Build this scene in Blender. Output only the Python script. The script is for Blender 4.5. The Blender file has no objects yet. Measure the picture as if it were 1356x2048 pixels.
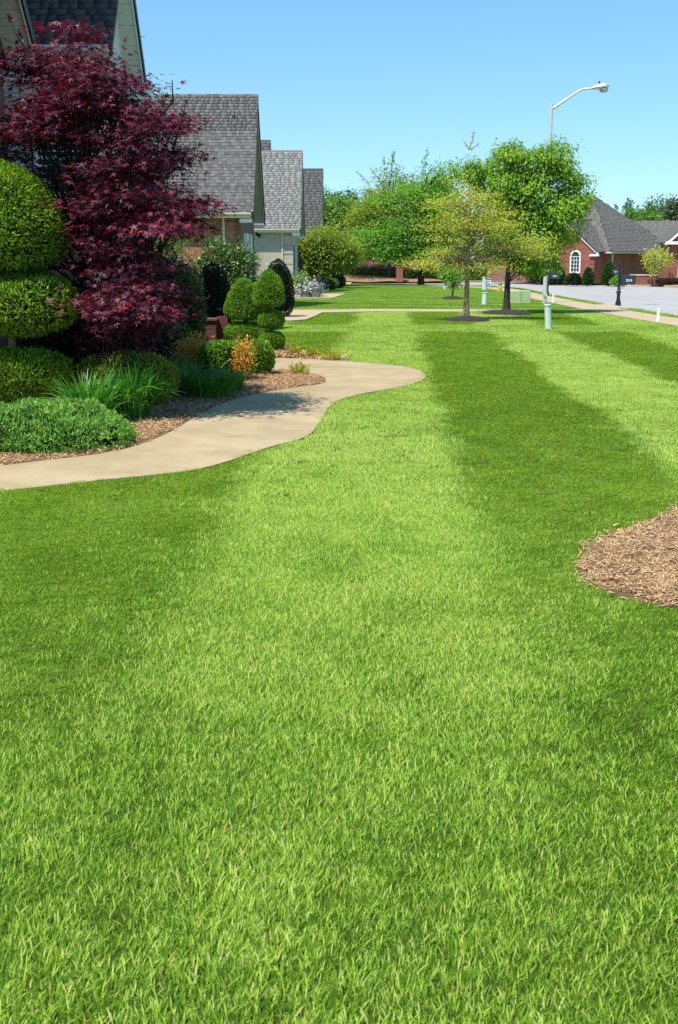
import bpy, math, random
import numpy as np
from mathutils import Vector, Matrix, Euler

R = math.radians
random.seed(7)
rng = np.random.default_rng(11)
SC = bpy.context.scene
COL = SC.collection

# ------------------------------------------------------------------ camera, sky, sun, exposure
EYE = 1.6
FPX = 2360.0            # focal length in pixels of the 1356 x 2048 photograph
PITCH = R(12.0)
cam_d = bpy.data.cameras.new('camera')
cam_d.sensor_fit = 'VERTICAL'
cam_d.sensor_height = 36.0
cam_d.lens = FPX / 2048 * 36.0
cam_d.clip_end = 3000
cam_d.dof.use_dof = True
cam_d.dof.focus_distance = 10.0
cam_d.dof.aperture_fstop = 11.0
cam = bpy.data.objects.new('camera', cam_d)
COL.objects.link(cam)
cam.location = (0, 0, EYE)
cam.rotation_euler = (R(90) - PITCH, 0, 0)
SC.camera = cam

SUN_EL, SUN_AZ = R(61), R(45)      # the light travels to +X (right) and +Y (away)
sun_to = Vector((math.sin(SUN_AZ) * math.cos(SUN_EL), math.cos(SUN_AZ) * math.cos(SUN_EL), -math.sin(SUN_EL)))
world = bpy.data.worlds.new('World')
SC.world = world
world.use_nodes = True
wn = world.node_tree
for n_ in list(wn.nodes):
    wn.nodes.remove(n_)
w_out = wn.nodes.new('ShaderNodeOutputWorld')
w_bg = wn.nodes.new('ShaderNodeBackground')
w_sky = wn.nodes.new('ShaderNodeTexSky')
w_sky.sky_type = 'NISHITA'
w_sky.sun_disc = False
w_sky.sun_elevation = SUN_EL
w_sky.sun_rotation = R(180) + SUN_AZ
w_sky.air_density = 1.0
w_sky.dust_density = 0.2
w_sky.ozone_density = 2.0
w_hs = wn.nodes.new('ShaderNodeHueSaturation')
w_hs.inputs['Saturation'].default_value = 1.22
w_hs.inputs['Hue'].default_value = 0.487
# clear midday air: the pale band at the horizon is kept thin by looking up the sky a little higher
w_tc = wn.nodes.new('ShaderNodeTexCoord')
w_mp = wn.nodes.new('ShaderNodeMapping')
w_mp.inputs['Scale'].default_value = (1, 1, .85)
w_mp.inputs['Location'].default_value = (0, 0, .075)
wn.links.new(w_tc.outputs['Generated'], w_mp.inputs['Vector'])
wn.links.new(w_mp.outputs[0], w_sky.inputs['Vector'])
wn.links.new(w_sky.outputs[0], w_hs.inputs['Color'])
wn.links.new(w_hs.outputs[0], w_bg.inputs['Color'])
wn.links.new(w_bg.outputs[0], w_out.inputs['Surface'])
w_bg.inputs['Strength'].default_value = 0.15

sun_d = bpy.data.lights.new('sun', 'SUN')
sun_d.energy = 5.0
sun_d.angle = R(0.53)
sun_d.color = (1.0, 0.95, 0.86)
sun = bpy.data.objects.new('sun', sun_d)
COL.objects.link(sun)
sun.location = (-20, -20, 30)
sun.rotation_euler = sun_to.to_track_quat('-Z', 'Y').to_euler()

SC.view_settings.view_transform = 'Standard'
SC.view_settings.look = 'None'
SC.view_settings.exposure = 0.36
SC.view_settings.gamma = 1.0
SC.view_settings.use_curve_mapping = False
SC.cycles.use_denoising = False
SC.cycles.max_bounces = 7
SC.cycles.diffuse_bounces = 3
SC.cycles.glossy_bounces = 2
SC.cycles.transmission_bounces = 4
SC.cycles.transparent_max_bounces = 6
SC.cycles.caustics_reflective = False
SC.cycles.caustics_refractive = False

# ------------------------------------------------------------------ measuring: photo pixel -> place on the site
CT, ST = math.cos(PITCH), math.sin(PITCH)

def ray(px, py):
    x = (px - 678) / FPX
    y = (py - 1024) / FPX
    return Vector((x, CT - y * ST, -ST - y * CT))

def G(px, py, z=0.0):
    d = ray(px, py)
    t = (z - EYE) / d.z
    return Vector((d.x * t, d.y * t, z))

def P(px, py, D):
    d = ray(px, py)
    t = D / d.y
    return Vector((d.x * t, D, EYE + d.z * t))

# ------------------------------------------------------------------ object helpers
def tag(o, label=None, cat=None, group=None, kind=None):
    if label: o['label'] = label
    if cat: o['category'] = cat
    if group: o['group'] = group
    if kind: o['kind'] = kind
    return o

def thing(name, label, cat, loc=(0, 0, 0), rz=0.0, group=None):
    o = bpy.data.objects.new(name, None)
    o.empty_display_size = 0.2
    COL.objects.link(o)
    o.location = loc
    o.rotation_euler = (0, 0, rz)
    return tag(o, label, cat, group)

def link(name, me, parent=None, mat=None, loc=None, rot=None, scale=None):
    if mat is not None and not me.materials:
        me.materials.append(mat)
    o = bpy.data.objects.new(name, me)
    COL.objects.link(o)
    if parent is not None: o.parent = parent
    if loc is not None: o.location = loc
    if rot is not None: o.rotation_euler = rot
    if scale is not None: o.scale = scale
    return o

def np_mesh(name, verts, faces, mats=(), tint=None, smooth=False, mat_idx=None):
    """verts (N,3), faces: one (M,k) array or a list of such arrays"""
    if not isinstance(faces, (list, tuple)): faces = [faces]
    faces = [np.asarray(f, dtype=np.int32) for f in faces if len(f)]
    verts = np.asarray(verts, dtype=np.float32)
    me = bpy.data.meshes.new(name)
    nl = sum(f.size for f in faces); npoly = sum(len(f) for f in faces)
    me.vertices.add(len(verts)); me.vertices.foreach_set('co', verts.ravel())
    me.loops.add(nl); me.loops.foreach_set('vertex_index', np.concatenate([f.ravel() for f in faces]))
    me.polygons.add(npoly)
    tot = np.concatenate([np.full(len(f), f.shape[1], np.int32) for f in faces])
    start = np.concatenate([[0], np.cumsum(tot)[:-1]]).astype(np.int32)
    me.polygons.foreach_set('loop_start', start)
    me.polygons.foreach_set('loop_total', tot)
    for m in mats: me.materials.append(m)
    if mat_idx is not None: me.polygons.foreach_set('material_index', np.asarray(mat_idx, np.int32))
    if smooth: me.polygons.foreach_set('use_smooth', np.ones(npoly, bool))
    if tint is not None:
        a = me.attributes.new('tint', 'FLOAT', 'FACE')
        a.data.foreach_set('value', np.asarray(tint, np.float32))
    me.update(calc_edges=True)
    return me

class MB:
    """collects simple shapes into one mesh"""
    def __init__(s): s.v = []; s.f = []
    def box(s, a, b):
        x0, y0, z0 = a; x1, y1, z1 = b
        n = len(s.v)
        s.v += [(x0, y0, z0), (x1, y0, z0), (x1, y1, z0), (x0, y1, z0), (x0, y0, z1), (x1, y0, z1), (x1, y1, z1), (x0, y1, z1)]
        s.f += [tuple(n + i for i in q) for q in ((0, 3, 2, 1), (4, 5, 6, 7), (0, 1, 5, 4), (1, 2, 6, 5), (2, 3, 7, 6), (3, 0, 4, 7))]
        return s
    def hexa(s, pts):
        n = len(s.v); s.v += [tuple(p) for p in pts]
        s.f += [tuple(n + i for i in q) for q in ((0, 3, 2, 1), (4, 5, 6, 7), (0, 1, 5, 4), (1, 2, 6, 5), (2, 3, 7, 6), (3, 0, 4, 7))]
        return s
    def poly(s, pts):
        n = len(s.v); s.v += [tuple(p) for p in pts]; s.f.append(tuple(range(n, n + len(pts)))); return s
    def prism(s, pts, off):
        """closed polygon pts extruded by vector off"""
        n = len(s.v); k = len(pts); off = Vector(off)
        s.v += [tuple(p) for p in pts] + [tuple(Vector(p) + off) for p in pts]
        s.f.append(tuple(range(n + k - 1, n - 1, -1))); s.f.append(tuple(range(n + k, n + 2 * k)))
        for i in range(k):
            j = (i + 1) % k
            s.f.append((n + i, n + j, n + k + j, n + k + i))
        return s
    def lathe(s, prof, seg=20, org=(0, 0, 0), axis=None):
        n = len(s.v)
        M = Matrix.Translation(org)
        if axis is not None: M = M @ Vector((0, 0, 1)).rotation_difference(Vector(axis)).to_matrix().to_4x4()
        for r, z in prof:
            for i in range(seg):
                a = 2 * math.pi * i / seg
                s.v.append(tuple(M @ Vector((r * math.cos(a), r * math.sin(a), z))))
        for j in range(len(prof) - 1):
            for i in range(seg):
                k = (i + 1) % seg
                s.f.append((n + j * seg + i, n + j * seg + k, n + (j + 1) * seg + k, n + (j + 1) * seg + i))
        s.f.append(tuple(n + i for i in range(seg - 1, -1, -1)))
        s.f.append(tuple(n + (len(prof) - 1) * seg + i for i in range(seg)))
        return s
    def tube(s, pts, rad, seg=8):
        pts = [Vector(p) for p in pts]; n = len(s.v); m = len(pts)
        if not hasattr(rad, '__len__'): rad = [rad] * m
        for i, p in enumerate(pts):
            t = (pts[min(i + 1, m - 1)] - pts[max(i - 1, 0)]).normalized()
            a = t.cross(Vector((0.13, 0.97, 0.2)) if abs(t.y) < .9 else Vector((1, 0, 0))).normalized(); b = t.cross(a)
            for k in range(seg):
                an = 2 * math.pi * k / seg
                s.v.append(tuple(p + (a * math.cos(an) + b * math.sin(an)) * rad[i]))
        for j in range(m - 1):
            for i in range(seg):
                k = (i + 1) % seg
                s.f.append((n + j * seg + i, n + j * seg + k, n + (j + 1) * seg + k, n + (j + 1) * seg + i))
        s.f.append(tuple(n + i for i in range(seg - 1, -1, -1)))
        s.f.append(tuple(n + (m - 1) * seg + i for i in range(seg)))
        return s
    def mesh(s, name, mat=None, smooth=False):
        me = bpy.data.meshes.new(name); me.from_pydata(s.v, [], s.f)
        if mat: me.materials.append(mat)
        if smooth:
            me.polygons.foreach_set('use_smooth', np.ones(len(me.polygons), bool))
            try: me.set_sharp_from_angle(angle=R(40))
            except Exception: pass
        me.update(); return me
    def build(s, name, mat, parent=None, smooth=False, bevel=0.0, label=None, **kw):
        o = link(name, s.mesh(name, mat, smooth), parent, **kw)
        if bevel:
            b = o.modifiers.new('bevel', 'BEVEL'); b.width = bevel; b.segments = 2; b.limit_method = 'ANGLE'; b.angle_limit = R(35)
        if label: o['label'] = label
        return o

# ------------------------------------------------------------------ materials
def new_mat(name):
    m = bpy.data.materials.new(name); m.use_nodes = True
    nt = m.node_tree; bs = nt.nodes['Principled BSDF']
    return m, nt, bs

def ramp(nt, stops, fac):
    r = nt.nodes.new('ShaderNodeValToRGB'); cr = r.color_ramp
    while len(cr.elements) < len(stops): cr.elements.new(0.5)
    for e, (p, c) in zip(cr.elements, stops): e.position = p; e.color = (*c, 1)
    nt.links.new(fac, r.inputs[0]); return r.outputs[0]

def texco(nt, which='Object', scale=(1, 1, 1)):
    t = nt.nodes.new('ShaderNodeTexCoord'); mp = nt.nodes.new('ShaderNodeMapping'); mp.inputs['Scale'].default_value = scale
    nt.links.new(t.outputs[which], mp.inputs['Vector']); return mp.outputs[0]

def noise(nt, vec, scale, detail=4, rough=.55):
    n = nt.nodes.new('ShaderNodeTexNoise'); n.inputs['Scale'].default_value = scale; n.inputs['Detail'].default_value = detail
    n.inputs['Roughness'].default_value = rough
    nt.links.new(vec, n.inputs['Vector']); return n.outputs['Fac']

def math_n(nt, op, a, b=None):
    n = nt.nodes.new('ShaderNodeMath'); n.operation = op
    for i, x in enumerate((a, b)):
        if x is None: continue
        if isinstance(x, (int, float)): n.inputs[i].default_value = x
        else: nt.links.new(x, n.inputs[i])
    return n.outputs[0]

def bump(nt, h, strength, dist, bs):
    b = nt.nodes.new('ShaderNodeBump'); b.inputs['Strength'].default_value = strength; b.inputs['Distance'].default_value = dist
    nt.links.new(h, b.inputs['Height']); nt.links.new(b.outputs[0], bs.inputs['Normal'])

def plain(name, col, rough=.6, metal=0.0, var=.12, nscale=6.0, spec=.5, bumpd=0.0):
    m, nt, bs = new_mat(name)
    v = texco(nt)
    f = noise(nt, v, nscale, 5)
    lo = tuple(max(0, c * (1 - var)) for c in col); hi = tuple(min(1, c * (1 + var)) for c in col)
    nt.links.new(ramp(nt, [(.3, lo), (.7, hi)], f), bs.inputs['Base Color'])
    bs.inputs['Roughness'].default_value = rough; bs.inputs['Metallic'].default_value = metal
    bs.inputs['Specular IOR Level'].default_value = spec
    if bumpd: bump(nt, noise(nt, v, nscale * 8, 3), .5, bumpd, bs)
    return m

def leaf_mat(name, stops, trans=.3, rough=.5, spec=.35, tboost=1.5, obj_rand=False, tcol=None):
    m, nt, bs = new_mat(name)
    if obj_rand:
        oi = nt.nodes.new('ShaderNodeObjectInfo'); fac = oi.outputs['Random']
    else:
        a = nt.nodes.new('ShaderNodeAttribute'); a.attribute_name = 'tint'; fac = a.outputs['Fac']
    c = ramp(nt, stops, fac)
    nt.links.new(c, bs.inputs['Base Color'])
    bs.inputs['Roughness'].default_value = rough; bs.inputs['Specular IOR Level'].default_value = spec
    tr = nt.nodes.new('ShaderNodeBsdfTranslucent')
    mul = nt.nodes.new('ShaderNodeMix'); mul.data_type = 'RGBA'; mul.blend_type = 'MULTIPLY'; mul.inputs[0].default_value = 1
    nt.links.new(c, mul.inputs[6]); mul.inputs[7].default_value = (*(tcol or (tboost * 1.1, tboost, tboost * .6)), 1)
    nt.links.new(mul.outputs[2], tr.inputs['Color'])
    mx = nt.nodes.new('ShaderNodeMixShader'); mx.inputs[0].default_value = trans
    nt.links.new(bs.outputs[0], mx.inputs[1]); nt.links.new(tr.outputs[0], mx.inputs[2])
    nt.links.new(mx.outputs[0], nt.nodes['Material Output'].inputs['Surface'])
    return m

def tint_mat(name, stops, rough=.85, obj_rand=False, nscale=0, bumpd=0, spec=.3):
    bumpd = bumpd * .3
    """colour of separate pieces: per-face tint (joined) or per-object random (single pieces)"""
    m, nt, bs = new_mat(name)
    if obj_rand:
        oi = nt.nodes.new('ShaderNodeObjectInfo'); fac = oi.outputs['Color' if obj_rand == 'color' else 'Random']
    else:
        a = nt.nodes.new('ShaderNodeAttribute'); a.attribute_name = 'tint'; fac = a.outputs['Fac']
    c = ramp(nt, stops, fac)
    if nscale:
        g = texco(nt)
        nz = noise(nt, g, nscale, 3)
        mx = nt.nodes.new('ShaderNodeMix'); mx.data_type = 'RGBA'; mx.blend_type = 'MULTIPLY'; mx.inputs[0].default_value = .5
        nt.links.new(c, mx.inputs[6]); nt.links.new(ramp(nt, [(.3, (.72, .72, .72)), (.7, (1.2, 1.2, 1.2))], nz), mx.inputs[7])
        c = mx.outputs[2]
        if bumpd: bump(nt, nz, .6, bumpd, bs)
    nt.links.new(c, bs.inputs['Base Color'])
    bs.inputs['Roughness'].default_value = rough; bs.inputs['Specular IOR Level'].default_value = spec
    return m

def brick_mat(name, c1, c2, mortar, scale=1.0, bw=.21, bh=.075, rough=.9, swap=False):
    m, nt, bs = new_mat(name)
    t = nt.nodes.new('ShaderNodeTexCoord')
    sp = nt.nodes.new('ShaderNodeSeparateXYZ'); nt.links.new(t.outputs['Object'], sp.inputs[0])
    ad = math_n(nt, 'ADD', sp.outputs[0], sp.outputs[1])
    cb = nt.nodes.new('ShaderNodeCombineXYZ'); nt.links.new(ad, cb.inputs[0]); nt.links.new(sp.outputs[2], cb.inputs[1])
    b = nt.nodes.new('ShaderNodeTexBrick')
    b.inputs['Color1'].default_value = (*c1, 1); b.inputs['Color2'].default_value = (*c2, 1); b.inputs['Mortar'].default_value = (*mortar, 1)
    b.inputs['Scale'].default_value = 1 / scale; b.inputs['Mortar Size'].default_value = .008; b.inputs['Brick Width'].default_value = bw; b.inputs['Row Height'].default_value = bh
    b.inputs['Bias'].default_value = 0
    nt.links.new(cb.outputs[0], b.inputs['Vector'])
    nz = noise(nt, t.outputs['Object'], 1.2, 5)
    mx = nt.nodes.new('ShaderNodeMix'); mx.data_type = 'RGBA'; mx.blend_type = 'MULTIPLY'; mx.inputs[0].default_value = .6
    nt.links.new(b.outputs[0], mx.inputs[6]); nt.links.new(ramp(nt, [(.3, (.7, .7, .7)), (.7, (1.2, 1.2, 1.2))], nz), mx.inputs[7])
    nt.links.new(mx.outputs[2], bs.inputs['Base Color']); bs.inputs['Roughness'].default_value = rough
    inv = math_n(nt, 'SUBTRACT', 1.0, b.outputs['Fac'])
    bump(nt, inv, .7, .01, bs)
    return m

M = {}
M['lawn'] = None
def ground_mats():
    # lawn sheet: thatch and soil between the blades; a mown green further off
    m, nt, bs = new_mat('lawn_soil')
    v = texco(nt)
    n1 = noise(nt, v, 40, 6, .7); n2 = noise(nt, v, .5, 5)
    c = ramp(nt, [(.3, (.035, .055, .010)), (.5, (.08, .13, .018)), (.72, (.14, .18, .035))], math_n(nt, 'ADD', math_n(nt, 'MULTIPLY', n1, .6), math_n(nt, 'MULTIPLY', n2, .4)))
    nt.links.new(c, bs.inputs['Base Color']); bs.inputs['Roughness'].default_value = 1; bs.inputs['Specular IOR Level'].default_value = .1
    bump(nt, n1, 1, .03, bs); M['lawn'] = m
    # concrete
    for nm, a, b in (('concrete', (.315, .235, .13), (.46, .365, .215)), ('concrete_walk', (.38, .295, .175), (.48, .385, .24))):
        m, nt, bs = new_mat(nm); v = texco(nt)
        big = noise(nt, v, 1.3, 8, .68); fine = noise(nt, v, 60, 4, .7)
        f = math_n(nt, 'ADD', math_n(nt, 'MULTIPLY', big, .75), math_n(nt, 'MULTIPLY', fine, .25))
        nt.links.new(ramp(nt, [(.34, a), (.62, b)], f), bs.inputs['Base Color'])
        bs.inputs['Roughness'].default_value = .85; bs.inputs['Specular IOR Level'].default_value = .25
        bump(nt, fine, .4, .004, bs); M[nm] = m
    # road: pale worn asphalt
    m, nt, bs = new_mat('road_asphalt'); v = texco(nt); v2 = texco(nt, 'Object', (1.2, .08, 1))
    f = math_n(nt, 'ADD', math_n(nt, 'MULTIPLY', noise(nt, v, 30, 4), .3), math_n(nt, 'ADD', math_n(nt, 'MULTIPLY', noise(nt, v2, 1.5, 5), .4), math_n(nt, 'MULTIPLY', noise(nt, v, .25, 4), .3)))
    nt.links.new(ramp(nt, [(.35, (.30, .292, .28)), (.62, (.40, .388, .37))], f), bs.inputs['Base Color'])
    bs.inputs['Roughness'].default_value = .9; M['road'] = m
    # mulch bed earth and straw underlay
    m, nt, bs = new_mat('mulch_earth'); v = texco(nt, 'Object', (1, 2.2, 1))
    n1 = noise(nt, v, 55, 6, .75); n2 = noise(nt, v, 2.5, 4)
    f = math_n(nt, 'ADD', math_n(nt, 'MULTIPLY', n1, .7), math_n(nt, 'MULTIPLY', n2, .3))
    nt.links.new(ramp(nt, [(.33, (.10, .05, .022)), (.5, (.30, .165, .075)), (.68, (.47, .30, .15))], f), bs.inputs['Base Color'])
    bs.inputs['Roughness'].default_value = 1; bump(nt, n1, 1, .03, bs); M['mulch'] = m
    m, nt, bs = new_mat('dark_mulch_earth'); v = texco(nt)
    n1 = noise(nt, v, 40, 6, .75)
    nt.links.new(ramp(nt, [(.35, (.012, .009, .007)), (.65, (.07, .05, .035))], n1), bs.inputs['Base Color'])
    bs.inputs['Roughness'].default_value = 1; bump(nt, n1, 1, .04, bs); M['darkmulch'] = m
    m, nt, bs = new_mat('soil'); v = texco(nt)
    nt.links.new(ramp(nt, [(.3, (.05, .09, .015)), (.7, (.085, .14, .025))], noise(nt, v, .8, 6)), bs.inputs['Base Color']); bs.inputs['Roughness'].default_value = 1; M['soil'] = m
    m, nt, bs = new_mat('far_lawn_green'); v = texco(nt)
    nt.links.new(ramp(nt, [(.3, (.13, .23, .03)), (.7, (.20, .31, .05))], noise(nt, v, .8, 6)), bs.inputs['Base Color']); bs.inputs['Roughness'].default_value = 1; M['far_lawn'] = m
ground_mats()

M['white'] = plain('white_trim_paint', (.86, .86, .83), .5, var=.04)
M['pale_siding'] = plain('pale_siding_paint', (.70, .70, .66), .6, var=.06)
M['cream'] = plain('cream_trim_paint', (.66, .60, .46), .55, var=.06)
M['soffit'] = plain('soffit_paint', (.52, .52, .44), .6, var=.05)
M['gutter'] = plain('gutter_metal', (.62, .58, .47), .45, var=.06)
M['black_metal'] = plain('black_painted_iron', (.012, .013, .015), .25, var=.1, spec=.6)
M['navy_metal'] = plain('dark_navy_painted_metal', (.016, .024, .042), .3, var=.1, spec=.6)
M['galv'] = plain('galvanised_steel', (.60, .60, .58), .5, .25, var=.08, nscale=9)
M['lamp_alu'] = plain('lamp_head_aluminium', (.62, .62, .63), .4, .5, var=.06)
M['ped_green'] = plain('pale_green_plastic', (.56, .70, .58), .5, var=.06, nscale=3)
M['box_green'] = plain('pale_green_painted_steel', (.40, .52, .25), .5, var=.08, nscale=3)
M['stake_white'] = plain('white_plastic', (.85, .84, .80), .45, var=.03)
M['hyd_yellow'] = plain('yellow_hydrant_paint', (.75, .50, .02), .4, var=.1)
M['hyd_green'] = plain('dark_green_bonnet_paint', (.05, .16, .09), .35, var=.1)
M['sign_white'] = plain('sign_white', (.72, .80, .88), .5, var=.02)
M['sign_blue'] = plain('sign_blue_print', (.02, .035, .15), .5, var=.02)
M['orange'] = plain('orange_flag', (.7, .12, .04), .6, var=.05)
M['bark'] = plain('tree_bark', (.30, .22, .125), .9, var=.4, nscale=14, bumpd=.02)
M['bark_dark'] = plain('dark_tree_bark', (.045, .033, .024), .9, var=.4, nscale=14, bumpd=.02)
M['bark_black'] = plain('blackish_bark', (.018, .013, .012), .9, var=.4, nscale=14, bumpd=.02)
M['bark_grey'] = plain('grey_bark', (.26, .22, .17), .9, var=.3, nscale=12, bumpd=.01)
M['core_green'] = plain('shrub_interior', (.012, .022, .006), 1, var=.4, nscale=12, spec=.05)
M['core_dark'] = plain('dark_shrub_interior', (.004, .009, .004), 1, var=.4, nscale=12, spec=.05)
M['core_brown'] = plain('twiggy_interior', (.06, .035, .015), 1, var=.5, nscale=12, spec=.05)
M['glass'] = plain('window_glass', (.03, .04, .05), .08, var=.1, spec=.8)
M['garage_cream'] = plain('garage_panel_paint', (.72, .64, .48), .55, var=.04)
M['shutter_blue'] = plain('blue_grey_shutter_paint', (.10, .15, .21), .55, var=.08)
M['shingle_base'] = plain('roof_underlay', (.035, .035, .035), .95, var=.2)
M['dark_fascia'] = plain('dark_drip_edge', (.018, .018, .02), .5, var=.1)
M['brick_near'] = brick_mat('near_house_brick', (.16, .045, .03), (.10, .03, .022), (.14, .11, .09))
M['brick_red'] = brick_mat('red_house_brick', (.34, .095, .058), (.25, .068, .045), (.30, .16, .12))
M['brick_pier'] = brick_mat('garden_pier_brick', (.16, .04, .026), (.11, .03, .02), (.12, .07, .055))
M['brick_fence'] = brick_mat('far_fence_brick', (.20, .05, .035), (.14, .035, .03), (.2, .11, .08))
M['stone_grey'] = brick_mat('pale_grey_brick', (.58, .50, .39), (.48, .42, .33), (.52, .47, .39))
M['mortar_brown'] = plain('brown_mortar', (.24, .16, .11), .95, var=.15, nscale=10, bumpd=.004)
M['brick_side'] = brick_mat('side_wall_brick', (.26, .13, .07), (.18, .085, .05), (.22, .16, .11))
BR = [(.0, (.34, .12, .06)), (.35, (.47, .19, .095)), (.7, (.56, .26, .13)), (1, (.40, .16, .09))]
M['brick_piece'] = tint_mat('front_wall_brick', BR, .9, True, 25, .004)
M['brick_mass'] = tint_mat('front_wall_brick_joined', BR, .9, False, 25, .004)
SH = [(0, (.095, .092, .09)), (.38, (.145, .14, .135)), (.62, (.20, .194, .186)), (1, (.25, .242, .232))]
SH = [(p_, tuple(c_ * .72 for c_ in q_)) for p_, q_ in SH]
M['shingle_cap'] = tint_mat('ridge_cap_shingle', SH, .95, True)
M['shingle_piece'] = tint_mat('roof_shingle', SH, .95, 'color')
M['shingle_mass'] = tint_mat('roof_shingle_joined', SH, .95, False, 0, 0)
SH2 = [(0, (.15, .145, .135)), (.4, (.205, .20, .185)), (.7, (.265, .26, .245)), (1, (.31, .30, .28))]
M['shingle2'] = tint_mat('pale_roof_shingle', SH2, .95, False, 0, 0)
SH3 = [(0, (.07, .068, .068)), (.5, (.11, .106, .105)), (1, (.15, .145, .143))]
M['shingle3'] = tint_mat('dark_roof_shingle', SH3, .95, False, 0, 0)
M['shingle5'] = tint_mat('shade_darkened_roof_shingle', [(0, (.045, .044, .046)), (1, (.10, .098, .098))], .95, False)  # shade on the near roof is put into this darker shingle colour
SH4 = [(0, (.12, .11, .10)), (.5, (.165, .152, .138)), (1, (.215, .20, .18))]
M['shingle4'] = tint_mat('brown_grey_roof_shingle', SH4, .95, False, 0, 0)

# foliage
def sat(*c): return c
M['maple'] = leaf_mat('red_maple_leaf', [(0, (.026, .007, .016)), (.42, (.082, .019, .040)), (.82, (.19, .038, .070)), (1, (.42, .03, .045))], .22, .5, 0.34, tcol=(2.0, .35, .5))
M['yew'] = leaf_mat('yew_needle', [(0, (.10, .17, .010)), (.5, (.19, .37, .02)), (.93, (.31, .47, .03)), (1, (.46, .22, .05))], .25, .6, .2)
M['yew2'] = leaf_mat('bright_yew_needle', [(0, (.07, .18, .014)), (.5, (.17, .37, .025)), (.93, (.27, .47, .04)), (1, (.30, .22, .08))], .25, .6, .2)
M['juniper'] = leaf_mat('juniper_needle', [(0, (.08, .20, .03)), (.5, (.19, .42, .065)), (.93, (.31, .55, .11)), (1, (.42, .32, .16))], .25, .65, .2)
M['daylily'] = leaf_mat('daylily_leaf', [(0, (0.041, 0.162, 0.016)), (0.5, (0.074, 0.27, 0.027)), (1, (0.135, 0.378, 0.041))], .35, .4, .5, obj_rand=True)
M['daylily_mass'] = leaf_mat('daylily_leaf_joined', [(0, (0.036, 0.144, 0.014)), (0.5, (0.066, 0.24, 0.024)), (1, (0.12, 0.336, 0.036))], .35, .4, .5)
M['boxwood'] = leaf_mat('boxwood_leaf', [(0, (0.068, 0.176, 0.011)), (0.5, (0.149, 0.324, 0.016)), (1, (0.257, 0.446, 0.027))], .3, .4, .5)
M['goldbush'] = leaf_mat('yellow_green_leaf', [(0, (0.07, 0.14, 0.011)), (0.5, (0.196, 0.266, 0.021)), (1, (0.42, 0.42, 0.042))], .3, .45)
M['nandina'] = leaf_mat('orange_new_leaf', [(0, (.22, .32, .03)), (.33, (.55, .42, .06)), (.65, (.68, .24, .06)), (1, (.74, .50, .13))], .35, .5)
M['holly'] = leaf_mat('glossy_dark_leaf', [(0, (.03, .08, .016)), (.5, (.07, .17, .03)), (.8, (.17, .30, .06)), (1, (.36, .46, .18))], .18, .4, .5)
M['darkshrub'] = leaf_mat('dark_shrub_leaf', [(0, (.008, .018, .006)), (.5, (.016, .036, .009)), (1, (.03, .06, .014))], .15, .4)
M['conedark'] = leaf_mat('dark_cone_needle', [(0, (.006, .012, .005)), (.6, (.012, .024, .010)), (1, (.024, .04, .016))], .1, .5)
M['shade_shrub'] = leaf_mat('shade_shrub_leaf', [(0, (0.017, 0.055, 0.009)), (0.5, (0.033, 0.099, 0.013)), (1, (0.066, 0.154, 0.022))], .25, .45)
M['pinoak'] = leaf_mat('bright_oak_leaf', [(0, (0.09, 0.24, 0.022)), (0.5, (0.173, 0.39, 0.038)), (1, (0.3, 0.54, 0.068))], .38, .38, .5)
M['yelltree'] = leaf_mat('yellow_olive_leaf', [(0, (.27, .34, .035)), (.45, (.47, .54, .08)), (.87, (.63, .66, .17)), (1, (.60, .42, .12))], .38, .55, .2)
M['yellgreen'] = leaf_mat('yellow_green_tree_leaf', [(0, (0.128, 0.208, 0.019)), (0.5, (0.24, 0.336, 0.032)), (1, (0.368, 0.432, 0.064))], .38, .45)
M['greentree'] = leaf_mat('rich_green_leaf', [(0, (.10, .22, .016)), (.45, (.20, .39, .03)), (.85, (.36, .54, .06)), (1, (.40, .38, .09))], .34, .5, .25)
M['bgtree'] = leaf_mat('far_tree_leaf', [(0, (0.08, 0.176, 0.029)), (0.5, (0.136, 0.28, 0.048)), (1, (0.224, 0.384, 0.08))], .35, .5)
M['bgdark'] = leaf_mat('far_wood_leaf', [(0, (0.045, 0.112, 0.022)), (0.5, (0.083, 0.188, 0.03)), (1, (0.135, 0.262, 0.045))], .3, .5)
M['bggrey'] = leaf_mat('far_bluish_leaf', [(0, (.07, .11, .06)), (1, (.14, .18, .10))], .3, .5)
M['hedge'] = leaf_mat('clipped_hedge_leaf', [(0, (0.063, 0.105, 0.025)), (0.5, (0.112, 0.168, 0.035)), (1, (0.182, 0.238, 0.056))], .25, .5)
M['whiteflower'] = leaf_mat('white_blossom', [(0, (.60, .66, .55)), (1, (.85, .85, .80))], .3, .6, tcol=(1, 1, 1))
M['lightleaf'] = leaf_mat('fresh_green_leaf', [(0, (.12, .25, .03)), (1, (.25, .38, .07))], .35, .45)
M['bluegrass'] = leaf_mat('blue_grey_leaf', [(0, (.14, .20, .22)), (1, (.30, .38, .40))], .2, .6, tcol=(1, 1, 1))
M['tangrass'] = leaf_mat('tan_dry_leaf', [(0, (.26, .18, .08)), (1, (.45, .34, .18))], .25, .6)
M['purple'] = leaf_mat('purple_brown_leaf', [(0, (.05, .022, .02)), (1, (.14, .06, .05))], .2, .5)
M['chart'] = leaf_mat('chartreuse_leaf', [(0, (.24, .30, .015)), (.6, (.40, .42, .03)), (1, (.50, .46, .06))], .3, .45)

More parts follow.
